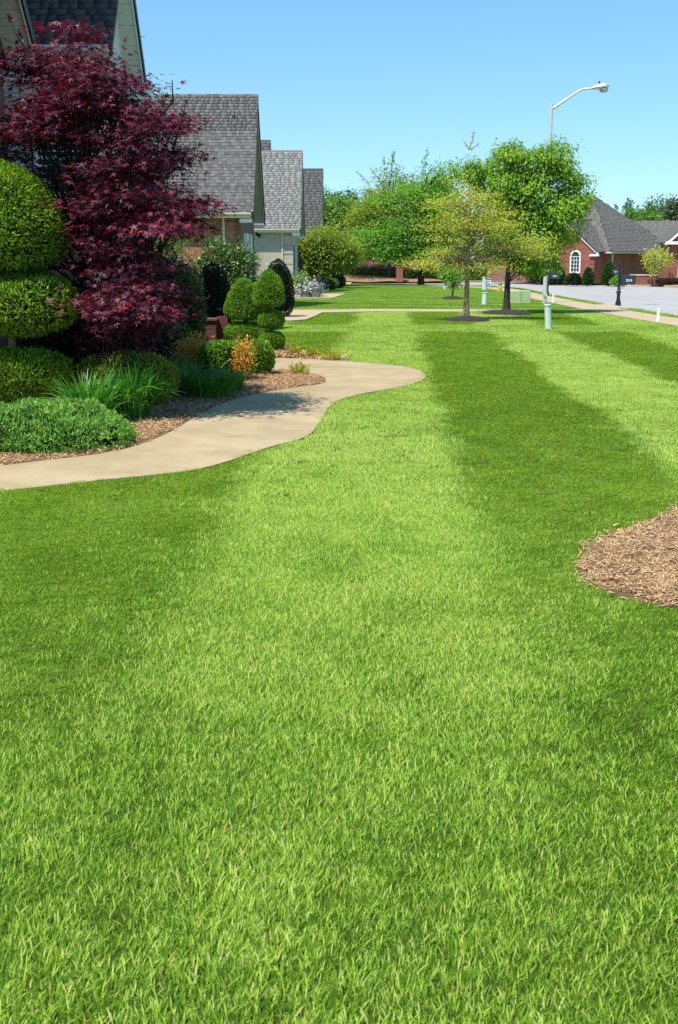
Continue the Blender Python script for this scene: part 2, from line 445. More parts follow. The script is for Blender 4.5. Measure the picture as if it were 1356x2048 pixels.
# ------------------------------------------------------------------ leaf clouds
DIAMOND = np.array([[0, 0, 0], [.45, .5, .07], [1, 0, -.04], [.45, -.5, .07]])
DIAMOND_F = np.array([[0, 1, 2, 3]])
def star5():
    pts = [(0, 0, 0)]; f = []
    angs = [-2.15, -1.1, 0, 1.1, 2.15]; ln = [.55, .85, 1, .85, .55]
    pts.append((-.18, 0, 0))
    # notches between the lobes
    no = [-2.75, -1.62, -.55, .55, 1.62, 2.75]
    for a in no: pts.append((.24 * math.cos(a) + .0, .24 * math.sin(a), .03))
    for a, l in zip(angs, ln): pts.append((l * math.cos(a), l * math.sin(a), -.10 * l))
    for i in range(5): f.append((0, 2 + i, 8 + i, 3 + i))
    return np.array(pts, float), np.array(f)
STAR, STAR_F = star5()

def unit(a):
    return a / np.maximum(np.linalg.norm(a, axis=1, keepdims=True), 1e-9)

def leaf_arrays(c, axis, normal, L, W, templ=DIAMOND, tf=DIAMOND_F):
    a = unit(axis); n = normal - (normal * a).sum(1, keepdims=True) * a
    bad = np.linalg.norm(n, axis=1) < 1e-4
    n[bad] = np.cross(a[bad], [1.0, .3, .2]); n = unit(n); b = np.cross(n, a)
    k = len(templ)
    v = (c[:, None, :] + templ[None, :, 0, None] * (a * L[:, None])[:, None, :]
         + templ[None, :, 1, None] * (b * W[:, None])[:, None, :] + templ[None, :, 2, None] * (n * L[:, None])[:, None, :])
    f = (tf[None] + (np.arange(len(c)) * k)[:, None, None]).reshape(-1, tf.shape[1])
    return v.reshape(-1, 3), f

def rdir(n): return unit(rng.normal(size=(n, 3)))

def lumps(d, freq, seed, k=9):
    r = np.random.default_rng(seed); s = np.zeros(len(d))
    for i in range(k):
        w = r.normal(size=3) * freq * (0.7 + .5 * i / k); s += np.sin(d @ w + r.uniform(0, 6.28))
    return s / k ** .5 * .62

def profile_points(prof, n, lump=.05, freq=4.0, seed=1, asp=(1, 1)):
    """points and normals on a surface of revolution with uneven lumps"""
    pr = np.array(prof, float); d = np.diff(pr, axis=0); ln = np.linalg.norm(d, axis=1)
    w = ln * (pr[:-1, 0] + pr[1:, 0] + .02); w /= w.sum()
    i = rng.choice(len(w), n, p=w); t = rng.random(n)
    r = pr[i, 0] + d[i, 0] * t; z = pr[i, 1] + d[i, 1] * t
    ph = rng.random(n) * 2 * np.pi
    nr = d[i, 1] / ln[i]; nz = -d[i, 0] / ln[i]
    # normals smoothed a little
    nrm = np.stack([nr * np.cos(ph), nr * np.sin(ph), nz], 1)
    p = np.stack([r * np.cos(ph) * asp[0], r * np.sin(ph) * asp[1], z], 1)
    sz = max(pr[:, 0].max(), 1e-3)
    q = p / sz
    p = p + nrm * (lump * sz * lumps(q, freq, seed) + .5 * lump * sz * lumps(q, freq * 3, seed + 5))[:, None]
    return p, nrm

def profile_core(prof, shrink, seed, lump, freq, asp, seg=28, rings=16):
    pr = np.array(prof, float); cs = np.concatenate([[0], np.cumsum(np.linalg.norm(np.diff(pr, axis=0), axis=1))])
    t = np.linspace(0, cs[-1], rings); r = np.interp(t, cs, pr[:, 0]); z = np.interp(t, cs, pr[:, 1])
    zc = .5 * (z.min() + z.max())
    ph = np.arange(seg) / seg * 2 * np.pi
    p = np.stack([(r[:, None] * np.cos(ph) * asp[0]).ravel(), (r[:, None] * np.sin(ph) * asp[1]).ravel(), np.repeat(z, seg)], 1)
    sz = max(pr[:, 0].max(), 1e-3)
    p[:, :2] *= shrink; p[:, 2] = zc + (p[:, 2] - zc) * shrink
    p += unit(p - [0, 0, zc]) * (lump * sz * lumps(p / sz, freq, seed))[:, None]
    f = []
    for j in range(rings - 1):
        for i in range(seg):
            k = (i + 1) % seg; f.append((j * seg + i, j * seg + k, (j + 1) * seg + k, (j + 1) * seg + i))
    return p, np.array(f)

def clipped(prof, n, L, W, lump=.05, freq=4., seed=1, asp=(1, 1), out=.6, up=.3, rnd=.7, depth=.12, shrink=.86, tspread=.2, cone_hair=0):
    """mesh arrays of a clipped shrub: small sprays over a dark inner body"""
    p, nr = profile_points(prof, n, lump, freq, seed, asp)
    sz = max(a for a, _ in prof)
    p = p - nr * (rng.random(n) ** 1.5 * depth * sz)[:, None]
    ax = nr * out + np.array([0, 0, up]) + rdir(n) * rnd
    nm = nr * .6 + rdir(n) * .9 + np.array([0, 0, .3])
    l = L * rng.uniform(.6, 1.35, n); v, f = leaf_arrays(p, ax, nm, l, W * rng.uniform(.7, 1.3, n))
    tint = np.clip(.48 + tspread * rng.normal(size=n) + .16 * lumps(p / sz, freq * 1.7, seed + 9), 0, .97)
    tint[rng.random(n) < .012] = 1.0
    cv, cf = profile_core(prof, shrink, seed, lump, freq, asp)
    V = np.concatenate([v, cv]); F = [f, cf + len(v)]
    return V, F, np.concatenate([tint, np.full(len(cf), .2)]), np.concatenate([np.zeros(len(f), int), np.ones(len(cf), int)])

def clipped_mesh(name, prof, n, L, W, mat, core, **k):
    V, F, t, mi = clipped(prof, n, L, W, **k)
    return np_mesh(name, V, np.concatenate(F), (mat, core), t, mat_idx=mi)

def ball_prof(r, h, z0=0.0, p=2.3, flat=0.0, n=12):
    """rounded tier from z0 to z0+h"""
    o = []
    for i in range(n + 1):
        a = -math.pi / 2 + math.pi * i / n
        c, s = math.cos(a), math.sin(a)
        k = (abs(c) ** p + abs(s) ** p) ** (-1 / p)
        o.append((r * c * k, z0 + h / 2 + h / 2 * s * k))
    return o

def shrub(name, label, cat, loc, prof, n, L, W, mat, core=None, group=None, **k):
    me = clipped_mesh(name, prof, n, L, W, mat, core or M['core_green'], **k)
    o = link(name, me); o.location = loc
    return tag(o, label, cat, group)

# ------------------------------------------------------------------ trees
def make_tree(name, label, cat, loc, lobes, clumps, per, L, W, mat, bark, trunk_h, trunk_r, group=None, spread=(.25, .25, .12),
              droop=.25, templ=(DIAMOND, DIAMOND_F), lean=(0, 0), shell=.5, twig=True, branch_from=.45, tspread=.2, up=.9, stems=1,
              seg=9, single_leaves=0, leader=None, branch_r=.016):
    t = thing(name, label, cat, loc)
    if group: t['group'] = group
    lob = [(np.array(l[:3], float), np.array(l[3:6], float)) for l in lobes]
    wts = np.array([np.prod(r) ** .66 for _, r in lob]); wts /= wts.sum()
    C, O = [], []
    while len(C) < clumps:
        i = rng.choice(len(lob), p=wts); c0, r0 = lob[i]
        d = rdir(1)[0]; rr = (1 - shell * rng.random() ** 1.6)
        p = c0 + d * r0 * rr
        C.append(p); O.append(d)
    C = np.array(C); O = np.array(O)
    top = np.array([lean[0], lean[1], trunk_h])
    tb = MB()
    stem_tops = []
    for s in range(stems):
        off = np.array([0., 0., 0.]) if stems == 1 else np.array([math.cos(s * 2.4) * .12, math.sin(s * 2.4) * .12, 0])
        tp = top if stems == 1 else top + np.array([math.cos(s * 2.4) * trunk_h * .28, math.sin(s * 2.4) * trunk_h * .28, -.1 * (s % 3)])
        pts, rad = [], []
        for j in range(8):
            u = j / 7
            w = np.array([math.sin(3 * u + s) * .03, math.cos(2.3 * u + s) * .03, 0]) * trunk_h * .35 * u
            pts.append(off + (tp - off) * u + w); rad.append(trunk_r * ((1.35 if j == 0 else 1.0) - .72 * u))
        tb.tube(pts, rad, seg); stem_tops.append((pts, rad))
    if twig:
        for i, c in enumerate(C):
            pts, rad = stem_tops[i % len(stem_tops)]
            zc = min(max(c[2] - .35 * np.linalg.norm(c[:2] - top[:2]), trunk_h * branch_from), trunk_h * .98)
            u = zc / trunk_h * 7; j = min(int(u), 6); s = pts[j] + (pts[j + 1] - pts[j]) * (u - j)
            d = c - s; dist = np.linalg.norm(d)
            mid = s + d * .5 + np.array([0, 0, .10 * dist]) + rng.normal(size=3) * .05 * dist
            q = [s, s + (mid - s) * .5 + rng.normal(size=3) * .02 * dist, mid, mid + (c - mid) * .6 + rng.normal(size=3) * .03 * dist, c]
            b = branch_r * (0.6 + .25 * dist)
            tb.tube(q, [b * 1.3, b, b * .75, b * .5, b * .2], 4)
    tb.build('trunk', bark, t, smooth=True)
    n = clumps * per
    cc = np.repeat(C, per, 0); oo = np.repeat(O, per, 0)
    g = rng.normal(size=(n, 3)) * np.array(spread)
    p = cc + g
    hor = oo.copy(); hor[:, 2] *= .3
    ax = hor * .7 + unit(g + 1e-6) * .6 + rdir(n) * .55 + np.array([0, 0, -droop])
    nm = rdir(n) * .55 + np.array([0, 0, up]) + oo * .25
    ct = np.repeat(rng.normal(size=clumps) * .10, per)
    tint = np.clip(.47 + ct + tspread * rng.normal(size=n), 0, 1)
    l = L * rng.uniform(.65, 1.3, n); w = W * rng.uniform(.7, 1.25, n)
    if leader is not None:
        # thin leading shoots that stand clear of the crown
        for (a, b, cnt) in leader:
            a = np.array(a, float); b = np.array(b, float); u = rng.random(cnt)
            pp = a + (b - a) * u[:, None] + rng.normal(size=(cnt, 3)) * .045 * np.linalg.norm(b - a) * (1.6 - u)[:, None]
            p = np.concatenate([p, pp]); ax = np.concatenate([ax, rdir(cnt) + unit(b[None] - a)]); nm = np.concatenate([nm, rdir(cnt)])
            tint = np.concatenate([tint, np.clip(.5 + .2 * rng.normal(size=cnt), 0, 1)]); l = np.concatenate([l, L * rng.uniform(.6, 1.1, cnt)]); w = np.concatenate([w, W * rng.uniform(.6, 1.1, cnt)])
            lb = MB(); mid = (a + b) / 2 + rng.normal(size=3) * .03
            lb.tube([a, mid, b], [.014, .01, .004], 4); lb.build('shoot', bark, t)
    tm, tf = templ
    keep = np.ones(len(p), bool)
    if single_leaves:
        # the leaves that show largest, towards the street and the walk, one by one
        score = -p[:, 1] * 1.0 + p[:, 0] * .5 + rng.random(len(p)) * .8 + .3 * p[:, 2]
        idx = np.argsort(-score)[:single_leaves]
        keep[idx] = False
        lm = []
        for q in range(4):
            tt = tm * np.array([1, 1, 1 + q * .7]); me = np_mesh('leaf', tt, tf, (single_leaves_mat,)); lm.append(me)
        A = unit(ax[idx]); N = nm[idx] - (nm[idx] * A).sum(1, keepdims=True) * A; N = unit(N); B = np.cross(N, A)
        for q, i in enumerate(idx):
            o = link('leaf', lm[q % 4], t)
            Mx = Matrix(((A[q][0] * l[i], B[q][0] * w[i], N[q][0] * l[i]), (A[q][1] * l[i], B[q][1] * w[i], N[q][1] * l[i]), (A[q][2] * l[i], B[q][2] * w[i], N[q][2] * l[i]))).to_4x4()
            Mx.translation = Vector(p[i]); o.matrix_local = Mx
    v, f = leaf_arrays(p[keep], ax[keep], nm[keep], l[keep], w[keep], tm, tf)
    me = np_mesh('crown', v, f, (mat,), np.repeat(tint[keep], len(tf)))
    cr = link('crown', me, t)
    if single_leaves: cr['kind'] = 'stuff'
    return t

M['maple_single'] = leaf_mat('red_maple_single_leaf', [(0, (.026, .007, .016)), (.42, (.082, .019, .040)), (.82, (.19, .038, .070)), (1, (.42, .03, .045))], .22, .5, 0.15, tcol=(2.0, .35, .5), obj_rand=True)
single_leaves_mat = M['maple_single']

# ------------------------------------------------------------------ the setting: ground sheets
def sheet(name, pts, z, mat, kind='structure', mound=0.0):
    me = bpy.data.meshes.new(name)
    me.from_pydata([(p[0], p[1], z) for p in pts], [], [tuple(range(len(pts)))])
    me.materials.append(mat); me.update()
    o = link(name, me)
    if me.polygons[0].normal.z < 0:
        me.flip_normals()
    o['kind'] = kind
    return o

def smooth_line(pts, k=6):
    """Catmull-Rom through the points"""
    pts = [Vector(p) for p in pts]; out = []
    for i in range(len(pts) - 1):
        p0, p1, p2, p3 = pts[max(i - 1, 0)], pts[i], pts[i + 1], pts[min(i + 2, len(pts) - 1)]
        for j in range(k):
            t = j / k
            out.append(.5 * ((2 * p1) + (p2 - p0) * t + (2 * p0 - 5 * p1 + 4 * p2 - p3) * t * t + (3 * p1 - p0 - 3 * p2 + p3) * t ** 3))
    out.append(pts[-1]); return out

def GL(*px): return [G(a, b) for a, b in px]

def slab(name, pts, z0, z1, mat):
    mb = MB(); base = [(p[0], p[1], z0) for p in pts]
    ar = sum(base[i][0] * base[(i + 1) % len(base)][1] - base[(i + 1) % len(base)][0] * base[i][1] for i in range(len(base)))
    if ar < 0: base.reverse()
    mb.prism(base, (0, 0, z1 - z0)); o = mb.build(name, mat); o['kind'] = 'structure'; return o

sheet('ground', [(-900, -60), (900, -60), (900, 1500), (-900, 1500)], -.16, M['soil'])

# road edges (left edge from the camera out, then bending to the left)
road_left = smooth_line([(10.15, -12), (10.15, 20), (10.15, 36), (10.3, 52), (10.9, 64), (11.2, 73), (10.2, 79), (7.5, 83.5), (2, 88), (-8, 93)], 5)
road_right = smooth_line([(22.5, -12), (22.5, 40), (22.4, 60), (22.4, 79), (20.6, 93), (16.2, 103.5), (11.0, 100.5), (4, 101), (-8, 103)], 5)
sheet('road', road_left + road_right[::-1], -.13, M['road'])

def offset(line, d):
    out = []
    for i, p in enumerate(line):
        t = (Vector(line[min(i + 1, len(line) - 1)]) - Vector(line[max(i - 1, 0)])); t = Vector((t[0], t[1])).normalized()
        out.append((p[0] + t.y * d, p[1] - t.x * d))
    return out
def strip(name, l, z0, z1, d0, d1, mat):
    mb = MB(); a = offset(l, d0); b = offset(l, d1)
    for i in range(len(l) - 1):
        mb.hexa([(*a[i], z0), (*b[i], z0), (*b[i + 1], z0), (*a[i + 1], z0), (*a[i], z1), (*b[i], z1), (*b[i + 1], z1), (*a[i + 1], z1)])
    o = mb.build(name, mat); o['kind'] = 'structure'; return o
# lawn of the near side: everything left of the road's kerb
lawn_edge = offset(road_left, -.15)
slab('lawn', [(-70, -12)] + [tuple(p) for p in lawn_edge] + [(-70, 98)], -.155, 0.0, M['lawn'])
strip('kerb', road_left, -.15, .004, -.15, .0, M['concrete_walk'])
strip('far_kerb', road_right, -.15, .004, .0, .22, M['concrete_walk'])
far_edge = offset(road_right, .22)
slab('far_lawn', [tuple(p) for p in far_edge] + [(-70, 103), (-70, 420), (240, 420), (240, -12)], -.155, 0.0, M['far_lawn'])
# pavement beside the road
walk_line = smooth_line([(9.15, -12), (9.2, 25), (8.95, 36), (9.0, 48), (9.3, 60), (9.6, 67), (9.0, 74), (6.5, 79)], 5)
SW_L = offset(walk_line, -.72); SW_R = offset(walk_line, .55)
mbw = []
slab('sidewalk', SW_L + SW_R[::-1], -.1, .028, M['concrete_walk'])
slab('driveway_apron', [(9.3, 41.3), (9.3, 44.4), (10.13, 45.2), (10.13, 40.4)], -.1, .022, M['concrete_walk'])
slab('far_driveway', [(22.7, 74), (22.7, 82), (34, 90), (36, 84)], -.1, .012, M['concrete_walk'])

# the garden path
near_edge = smooth_line(GL((-260, 1012), (-60, 992), (0, 985), (120, 972), (250, 958), (330, 950), (400, 940), (470, 920), (540, 896), (600, 880), (625, 865), (640, 845), (655, 820), (675, 803), (720, 790), (780, 779), (830, 768), (852, 757)), 4)
turn_edge = smooth_line(GL((852, 757), (848, 748), (825, 738), (770, 730), (700, 724), (640, 720), (540, 717), (450, 716), (330, 716)), 4)
bed_edge = smooth_line(GL((330, 736), (450, 736), (540, 739), (590, 742), (640, 752), (652, 762), (640, 770), (560, 781), (480, 797), (440, 811), (400, 831), (360, 855), (320, 876), (262, 897), (200, 910), (120, 920), (60, 927), (0, 934), (-60, 939), (-260, 956)), 4)
path_poly = near_edge + turn_edge[1:] + bed_edge
slab('garden_path', [(p[0], p[1]) for p in path_poly], -.1, .012, M['concrete'])
bed_poly = [(p[0], p[1]) for p in bed_edge] + [(-14, 8.6), (-14, 20.0)]
sheet('mulch_bed', bed_poly, .004, M['mulch'])
bed2 = smooth_line(GL((330, 714), (520, 716), (600, 719), (680, 722.5), (699, 719), (668, 712), (610, 703), (580, 694), (564, 686), (520, 684), (420, 684)), 4)
bed2_poly = [(p[0], p[1]) for p in bed2] + [(-10, 25.5), (-10, 20.5)]
sheet('mulch_bed_by_the_door', bed2_poly, .004, M['mulch'])
bed3 = smooth_line(GL((1480, 985), (1356, 1019), (1290, 1045), (1220, 1070), (1172, 1095), (1152, 1130), (1165, 1160), (1210, 1186), (1280, 1206), (1356, 1217), (1480, 1228)), 6)
bed3_poly = [(p[0], p[1]) for p in bed3] + [(3.2, 5.4), (3.4, 6.8)]
sheet('mulch_bed_in_the_lawn', bed3_poly, .004, M['mulch'])
# walk across the lawn to the second house, and its wider landing
walk_poly = [tuple(G(*q).xy) for q in ((548, 646), (612, 641), (630, 634), (645, 626.5), (760, 624.5), (1052, 624.8), (1060, 620.5), (760, 620), (600, 621.5), (520, 622))]
slab('cross_walk', walk_poly, -.1, .035, M['concrete_walk'])
walk2_poly = [tuple(G(*q).xy) for q in ((560, 598), (664, 597.5), (692, 588.5), (640, 589), (560, 591))]
slab('second_walk', walk2_poly, -.1, .04, M['concrete_walk'])
walk3_poly = [tuple(G(*q).xy) for q in ((676, 569.3), (702, 569.3), (703, 566), (676, 566))]
slab('third_walk', walk3_poly, -.1, .06, M['concrete_walk'])

def in_poly(x, y, poly):
    poly = np.array([(p[0], p[1]) for p in poly]); ins = np.zeros(len(x), bool); j = len(poly) - 1
    for i in range(len(poly)):
        xi, yi = poly[i]; xj, yj = poly[j]
        c = ((yi > y) != (yj > y)) & (x < (xj - xi) * (y - yi) / ((yj - yi) if yj != yi else 1e-9) + xi)
        ins ^= c; j = i
    return ins

# ------------------------------------------------------------------ grass
def tuft_mesh(name, n, rad, h, wd, mat, seg=3, lean=.42, mow=0.0):
    V, F, T = [], [], []
    r = np.random.default_rng(sum(map(ord, name)) + n)
    for b in range(n):
        a = r.uniform(0, 6.28); q = rad * math.sqrt(r.random()); x, y = q * math.cos(a), q * math.sin(a)
        ang = r.uniform(0, 6.28); ln = abs(r.normal(0, lean)) + .05; hh = h * r.uniform(.55, 1.2); w = wd * r.uniform(.7, 1.3) / 2
        dx, dy = math.cos(ang), math.sin(ang); f2 = r.uniform(0, 6.28); sx, sy = math.cos(f2) * w, math.sin(f2) * w
        i0 = len(V)
        tn = r.random()
        if r.random() < .03: tn = 1.0 + .4 * r.random()
        for j in range(seg + 1):
            u = j / seg; bend = ln * (u * .6 + u * u * .8)
            px, py, pz = x + dx * hh * bend * .8, y + dy * hh * bend * .8 + mow * hh * (.75 * u + .25 * u * u), hh * u * (1 - .28 * min(ln, 1.2) * u) / math.sqrt(1 + .6 * mow * mow)
            k = 1 - .15 * u if j < seg else 0
            if j < seg:
                V += [(px - sx * k, py - sy * k, pz), (px + sx * k, py + sy * k, pz)]
            else:
                V.append((px, py, pz))
        for j in range(seg - 1):
            F.append((i0 + 2 * j, i0 + 2 * j + 1, i0 + 2 * j + 3, i0 + 2 * j + 2)); T.append(tn)
        F.append((i0 + 2 * (seg - 1), i0 + 2 * (seg - 1) + 1, i0 + 2 * seg)); T.append(tn)
    me = bpy.data.meshes.new(name); me.from_pydata(V, [], F); me.materials.append(mat)
    at = me.attributes.new('tint', 'FLOAT', 'FACE'); at.data.foreach_set('value', np.array(T, np.float32))
    me.update(); return me

def grass_mat(name, stops):
    m, nt, bs = new_mat(name)
    a = nt.nodes.new('ShaderNodeAttribute'); a.attribute_name = 'tint'
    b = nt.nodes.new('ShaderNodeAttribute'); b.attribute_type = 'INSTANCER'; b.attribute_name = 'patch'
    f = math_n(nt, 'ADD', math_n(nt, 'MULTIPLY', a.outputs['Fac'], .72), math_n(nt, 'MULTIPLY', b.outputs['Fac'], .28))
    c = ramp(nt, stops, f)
    nt.links.new(c, bs.inputs['Base Color']); bs.inputs['Roughness'].default_value = .5; bs.inputs['Specular IOR Level'].default_value = .25
    tr = nt.nodes.new('ShaderNodeBsdfTranslucent')
    mul = nt.nodes.new('ShaderNodeMix'); mul.data_type = 'RGBA'; mul.blend_type = 'MULTIPLY'; mul.inputs[0].default_value = 1
    nt.links.new(c, mul.inputs[6]); mul.inputs[7].default_value = (1.5, 1.5, .9, 1); nt.links.new(mul.outputs[2], tr.inputs['Color'])
    mx = nt.nodes.new('ShaderNodeMixShader'); mx.inputs[0].default_value = .40
    nt.links.new(bs.outputs[0], mx.inputs[1]); nt.links.new(tr.outputs[0], mx.inputs[2]); nt.links.new(mx.outputs[0], nt.nodes['Material Output'].inputs['Surface'])
    return m
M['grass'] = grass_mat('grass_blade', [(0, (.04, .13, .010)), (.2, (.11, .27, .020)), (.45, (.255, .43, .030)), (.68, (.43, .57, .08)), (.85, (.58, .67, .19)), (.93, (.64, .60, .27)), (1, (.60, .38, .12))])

def hidden_collection(name, meshes):
    c = bpy.data.collections.new(name)
    for i, me in enumerate(meshes):
        o = bpy.data.objects.new('%s_%02d' % (name.replace(' ', '_'), i), me); c.objects.link(o)
    return c

def scatter_object(name, pts, rot, scl, idx, patch, coll, kind='stuff'):
    me = bpy.data.meshes.new(name); n = len(pts)
    me.vertices.add(n); me.vertices.foreach_set('co', np.asarray(pts, np.float32).ravel())
    a = me.attributes.new('rot', 'FLOAT_VECTOR', 'POINT'); a.data.foreach_set('vector', np.asarray(rot, np.float32).ravel())
    a = me.attributes.new('scl', 'FLOAT', 'POINT'); a.data.foreach_set('value', np.asarray(scl, np.float32))
    a = me.attributes.new('pick', 'INT', 'POINT'); a.data.foreach_set('value', np.asarray(idx, np.int32))
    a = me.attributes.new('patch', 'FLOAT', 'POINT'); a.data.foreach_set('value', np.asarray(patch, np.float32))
    me.update()
    o = link(name, me); o['kind'] = kind
    ng = bpy.data.node_groups.new(name + '_scatter', 'GeometryNodeTree')
    ng.interface.new_socket('Geometry', in_out='INPUT', socket_type='NodeSocketGeometry')
    ng.interface.new_socket('Geometry', in_out='OUTPUT', socket_type='NodeSocketGeometry')
    gi = ng.nodes.new('NodeGroupInput'); go = ng.nodes.new('NodeGroupOutput')
    ip = ng.nodes.new('GeometryNodeInstanceOnPoints'); ci = ng.nodes.new('GeometryNodeCollectionInfo')
    ci.inputs['Collection'].default_value = coll; ci.inputs['Separate Children'].default_value = True; ci.inputs['Reset Children'].default_value = True
    ip.inputs['Pick Instance'].default_value = True
    def attr(nm, ty):
        q = ng.nodes.new('GeometryNodeInputNamedAttribute'); q.data_type = ty; q.inputs['Name'].default_value = nm
        return [s for s in q.outputs if s.enabled and s.name == 'Attribute'][0]
    ng.links.new(gi.outputs[0], ip.inputs['Points']); ng.links.new(ci.outputs[0], ip.inputs['Instance'])
    ng.links.new(attr('pick', 'INT'), ip.inputs['Instance Index'])
    e2r = ng.nodes.new('FunctionNodeEulerToRotation'); ng.links.new(attr('rot', 'FLOAT_VECTOR'), e2r.inputs[0]); ng.links.new(e2r.outputs[0], ip.inputs['Rotation'])
    ng.links.new(attr('scl', 'FLOAT'), ip.inputs['Scale']); ng.links.new(ip.outputs[0], go.inputs[0])
    md = o.modifiers.new('scatter', 'NODES'); md.node_group = ng
    return o

def eul(yaw, tx, ty=None):
    """euler of Rx(tx) Ry(ty) Rz(yaw): the tuft is turned, then leant in world axes"""
    ty = np.zeros_like(yaw) if ty is None else ty
    cx, sx, cy, sy, cz, sz = np.cos(tx), np.sin(tx), np.cos(ty), np.sin(ty), np.cos(yaw), np.sin(yaw)
    # R = Rx @ Ry @ Rz
    r00 = cy * cz; r10 = cx * sz + sx * sy * cz; r20 = sx * sz - cx * sy * cz
    r21 = sx * cz + cx * sy * sz; r22 = cx * cy
    return np.stack([np.arctan2(r21, r22), np.arcsin(np.clip(-r20, -1, 1)), np.arctan2(r10, r00)], 1)

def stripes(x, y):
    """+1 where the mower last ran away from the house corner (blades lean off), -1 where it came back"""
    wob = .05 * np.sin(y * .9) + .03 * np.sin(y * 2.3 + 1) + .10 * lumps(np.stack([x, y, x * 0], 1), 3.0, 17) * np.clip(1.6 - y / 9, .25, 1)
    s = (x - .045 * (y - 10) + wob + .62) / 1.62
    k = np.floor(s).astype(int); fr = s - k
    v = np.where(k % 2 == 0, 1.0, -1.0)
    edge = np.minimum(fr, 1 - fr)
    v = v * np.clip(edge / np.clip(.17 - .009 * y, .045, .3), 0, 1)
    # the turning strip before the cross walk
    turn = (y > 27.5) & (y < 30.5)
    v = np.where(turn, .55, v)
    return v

def jitter_grid(x0, x1, y0, y1, d):
    nx = int((x1 - x0) / d) + 1; ny = int((y1 - y0) / d) + 1
    gx, gy = np.meshgrid(np.arange(nx) * d + x0, np.arange(ny) * d + y0); n = gx.size
    return gx.ravel() + rng.uniform(-.6, .6, n) * d, gy.ravel() + rng.uniform(-.6, .6, n) * d

tree_rings = [(G(935, 641), .68), (G(1014, 627.5), .85), (G(905, 598), .5)]
def lawn_ok(x, y, m=0.0):
    ok = np.ones(len(x), bool)
    for q in (path_poly, bed_poly, bed2_poly, bed3_poly, walk_poly, walk2_poly, walk3_poly): ok &= ~in_poly(x, y, q)
    sw = np.interp(y, [p[1] for p in SW_L][:28], [p[0] for p in SW_L][:28])
    ok &= x < sw
    for c, r in tree_rings: ok &= (x - c.x) ** 2 + ((y - c.y) * .8) ** 2 > r * r
    return ok

MOW = (-1.0, -.5, 0.0, .5, 1.0)
tufts = []
for nm_, n_b, rd_, hs_, wd_, sg_n, ln_ in (('near_tuft', 64, .06, (.029, .026, .033), .0030, 3, .42), ('mid_tuft', 66, .09, (.029, .026, .032), .0043, 2, .3), ('far_tuft', 60, .19, (.028, .025, .030), .0092, 2, .25)):
    for lv in MOW:
        for q_, h_ in enumerate(hs_): tufts.append(tuft_mesh('%s_%d_%d' % (nm_, q_, MOW.index(lv)), n_b, rd_, h_, wd_, M['grass'], sg_n, ln_, lv))
tc = hidden_collection('grass tufts', tufts)
PX_, RO_, SC_, ID_, PA_ = [], [], [], [], []
for (y0, y1, d, ids, fi, fo) in ((1.4, 10.5, .046, 0, 0, 3.5), (7.0, 24, .085, 15, 3.5, 6), (18, 78, .155, 30, 6, 0)):
    xm = .31 * y1 + 1.2
    x, y = jitter_grid(-xm, min(xm, 9.5), y0, y1, d)
    pk = np.ones(len(x))
    if fi: pk = np.clip((y - y0) / fi, 0, 1)
    if fo: pk = np.minimum(pk, np.clip((y1 - y) / fo, 0, 1))
    k = (np.abs(x) < .31 * y + 1.2) & lawn_ok(x, y) & (rng.random(len(x)) < pk); x, y = x[k], y[k]; n = len(x)
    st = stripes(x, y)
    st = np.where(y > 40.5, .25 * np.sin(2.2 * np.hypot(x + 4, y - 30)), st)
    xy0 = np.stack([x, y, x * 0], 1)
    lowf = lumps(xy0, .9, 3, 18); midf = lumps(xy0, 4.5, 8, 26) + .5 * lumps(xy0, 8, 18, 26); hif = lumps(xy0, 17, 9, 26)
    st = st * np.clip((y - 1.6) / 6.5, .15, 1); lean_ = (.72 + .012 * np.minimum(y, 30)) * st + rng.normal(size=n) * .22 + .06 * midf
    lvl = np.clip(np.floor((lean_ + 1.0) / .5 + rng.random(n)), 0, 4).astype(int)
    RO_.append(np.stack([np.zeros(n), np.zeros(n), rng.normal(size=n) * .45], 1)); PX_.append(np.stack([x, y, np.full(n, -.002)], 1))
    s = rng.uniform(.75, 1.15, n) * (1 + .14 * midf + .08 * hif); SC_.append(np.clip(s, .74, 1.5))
    ID_.append(ids + lvl * 3 + rng.integers(0, 3, n)); PA_.append(np.clip(.42 + .20 * lowf + .20 * midf + .16 * hif + (.13 + .004 * np.minimum(y, 35)) * st + .10 * rng.normal(size=n), 0, 1))  # the st term paints the stripes' light and dark into the blade colour
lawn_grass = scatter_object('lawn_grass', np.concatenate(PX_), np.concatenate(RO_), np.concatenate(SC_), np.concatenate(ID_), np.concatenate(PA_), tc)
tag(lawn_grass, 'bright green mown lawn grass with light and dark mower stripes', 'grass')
# verge between pavement and road, drier
xv, yv = jitter_grid(9.3, 10.1, 20, 74, .13)
swr = np.interp(yv, [p[1] for p in SW_R][:28], [p[0] for p in SW_R][:28]); rdl = np.interp(yv, [p[1] for p in road_left][:36], [p[0] for p in road_left][:36])
k = (xv > swr) & (xv < rdl - .15) & ~((yv > 40.6) & (yv < 45)); xv, yv = xv[k], yv[k]; n = len(xv)
vg = scatter_object('verge_grass', np.stack([xv, yv, np.zeros(n)], 1), eul(rng.uniform(0, 6.28, n), rng.normal(size=n) * .2), rng.uniform(.8, 1.2, n), rng.choice((36, 37, 38), n), np.clip(.75 + .25 * rng.normal(size=n), 0, 1), tc)
tag(vg, 'dry grass of the narrow verge between pavement and road', 'grass')

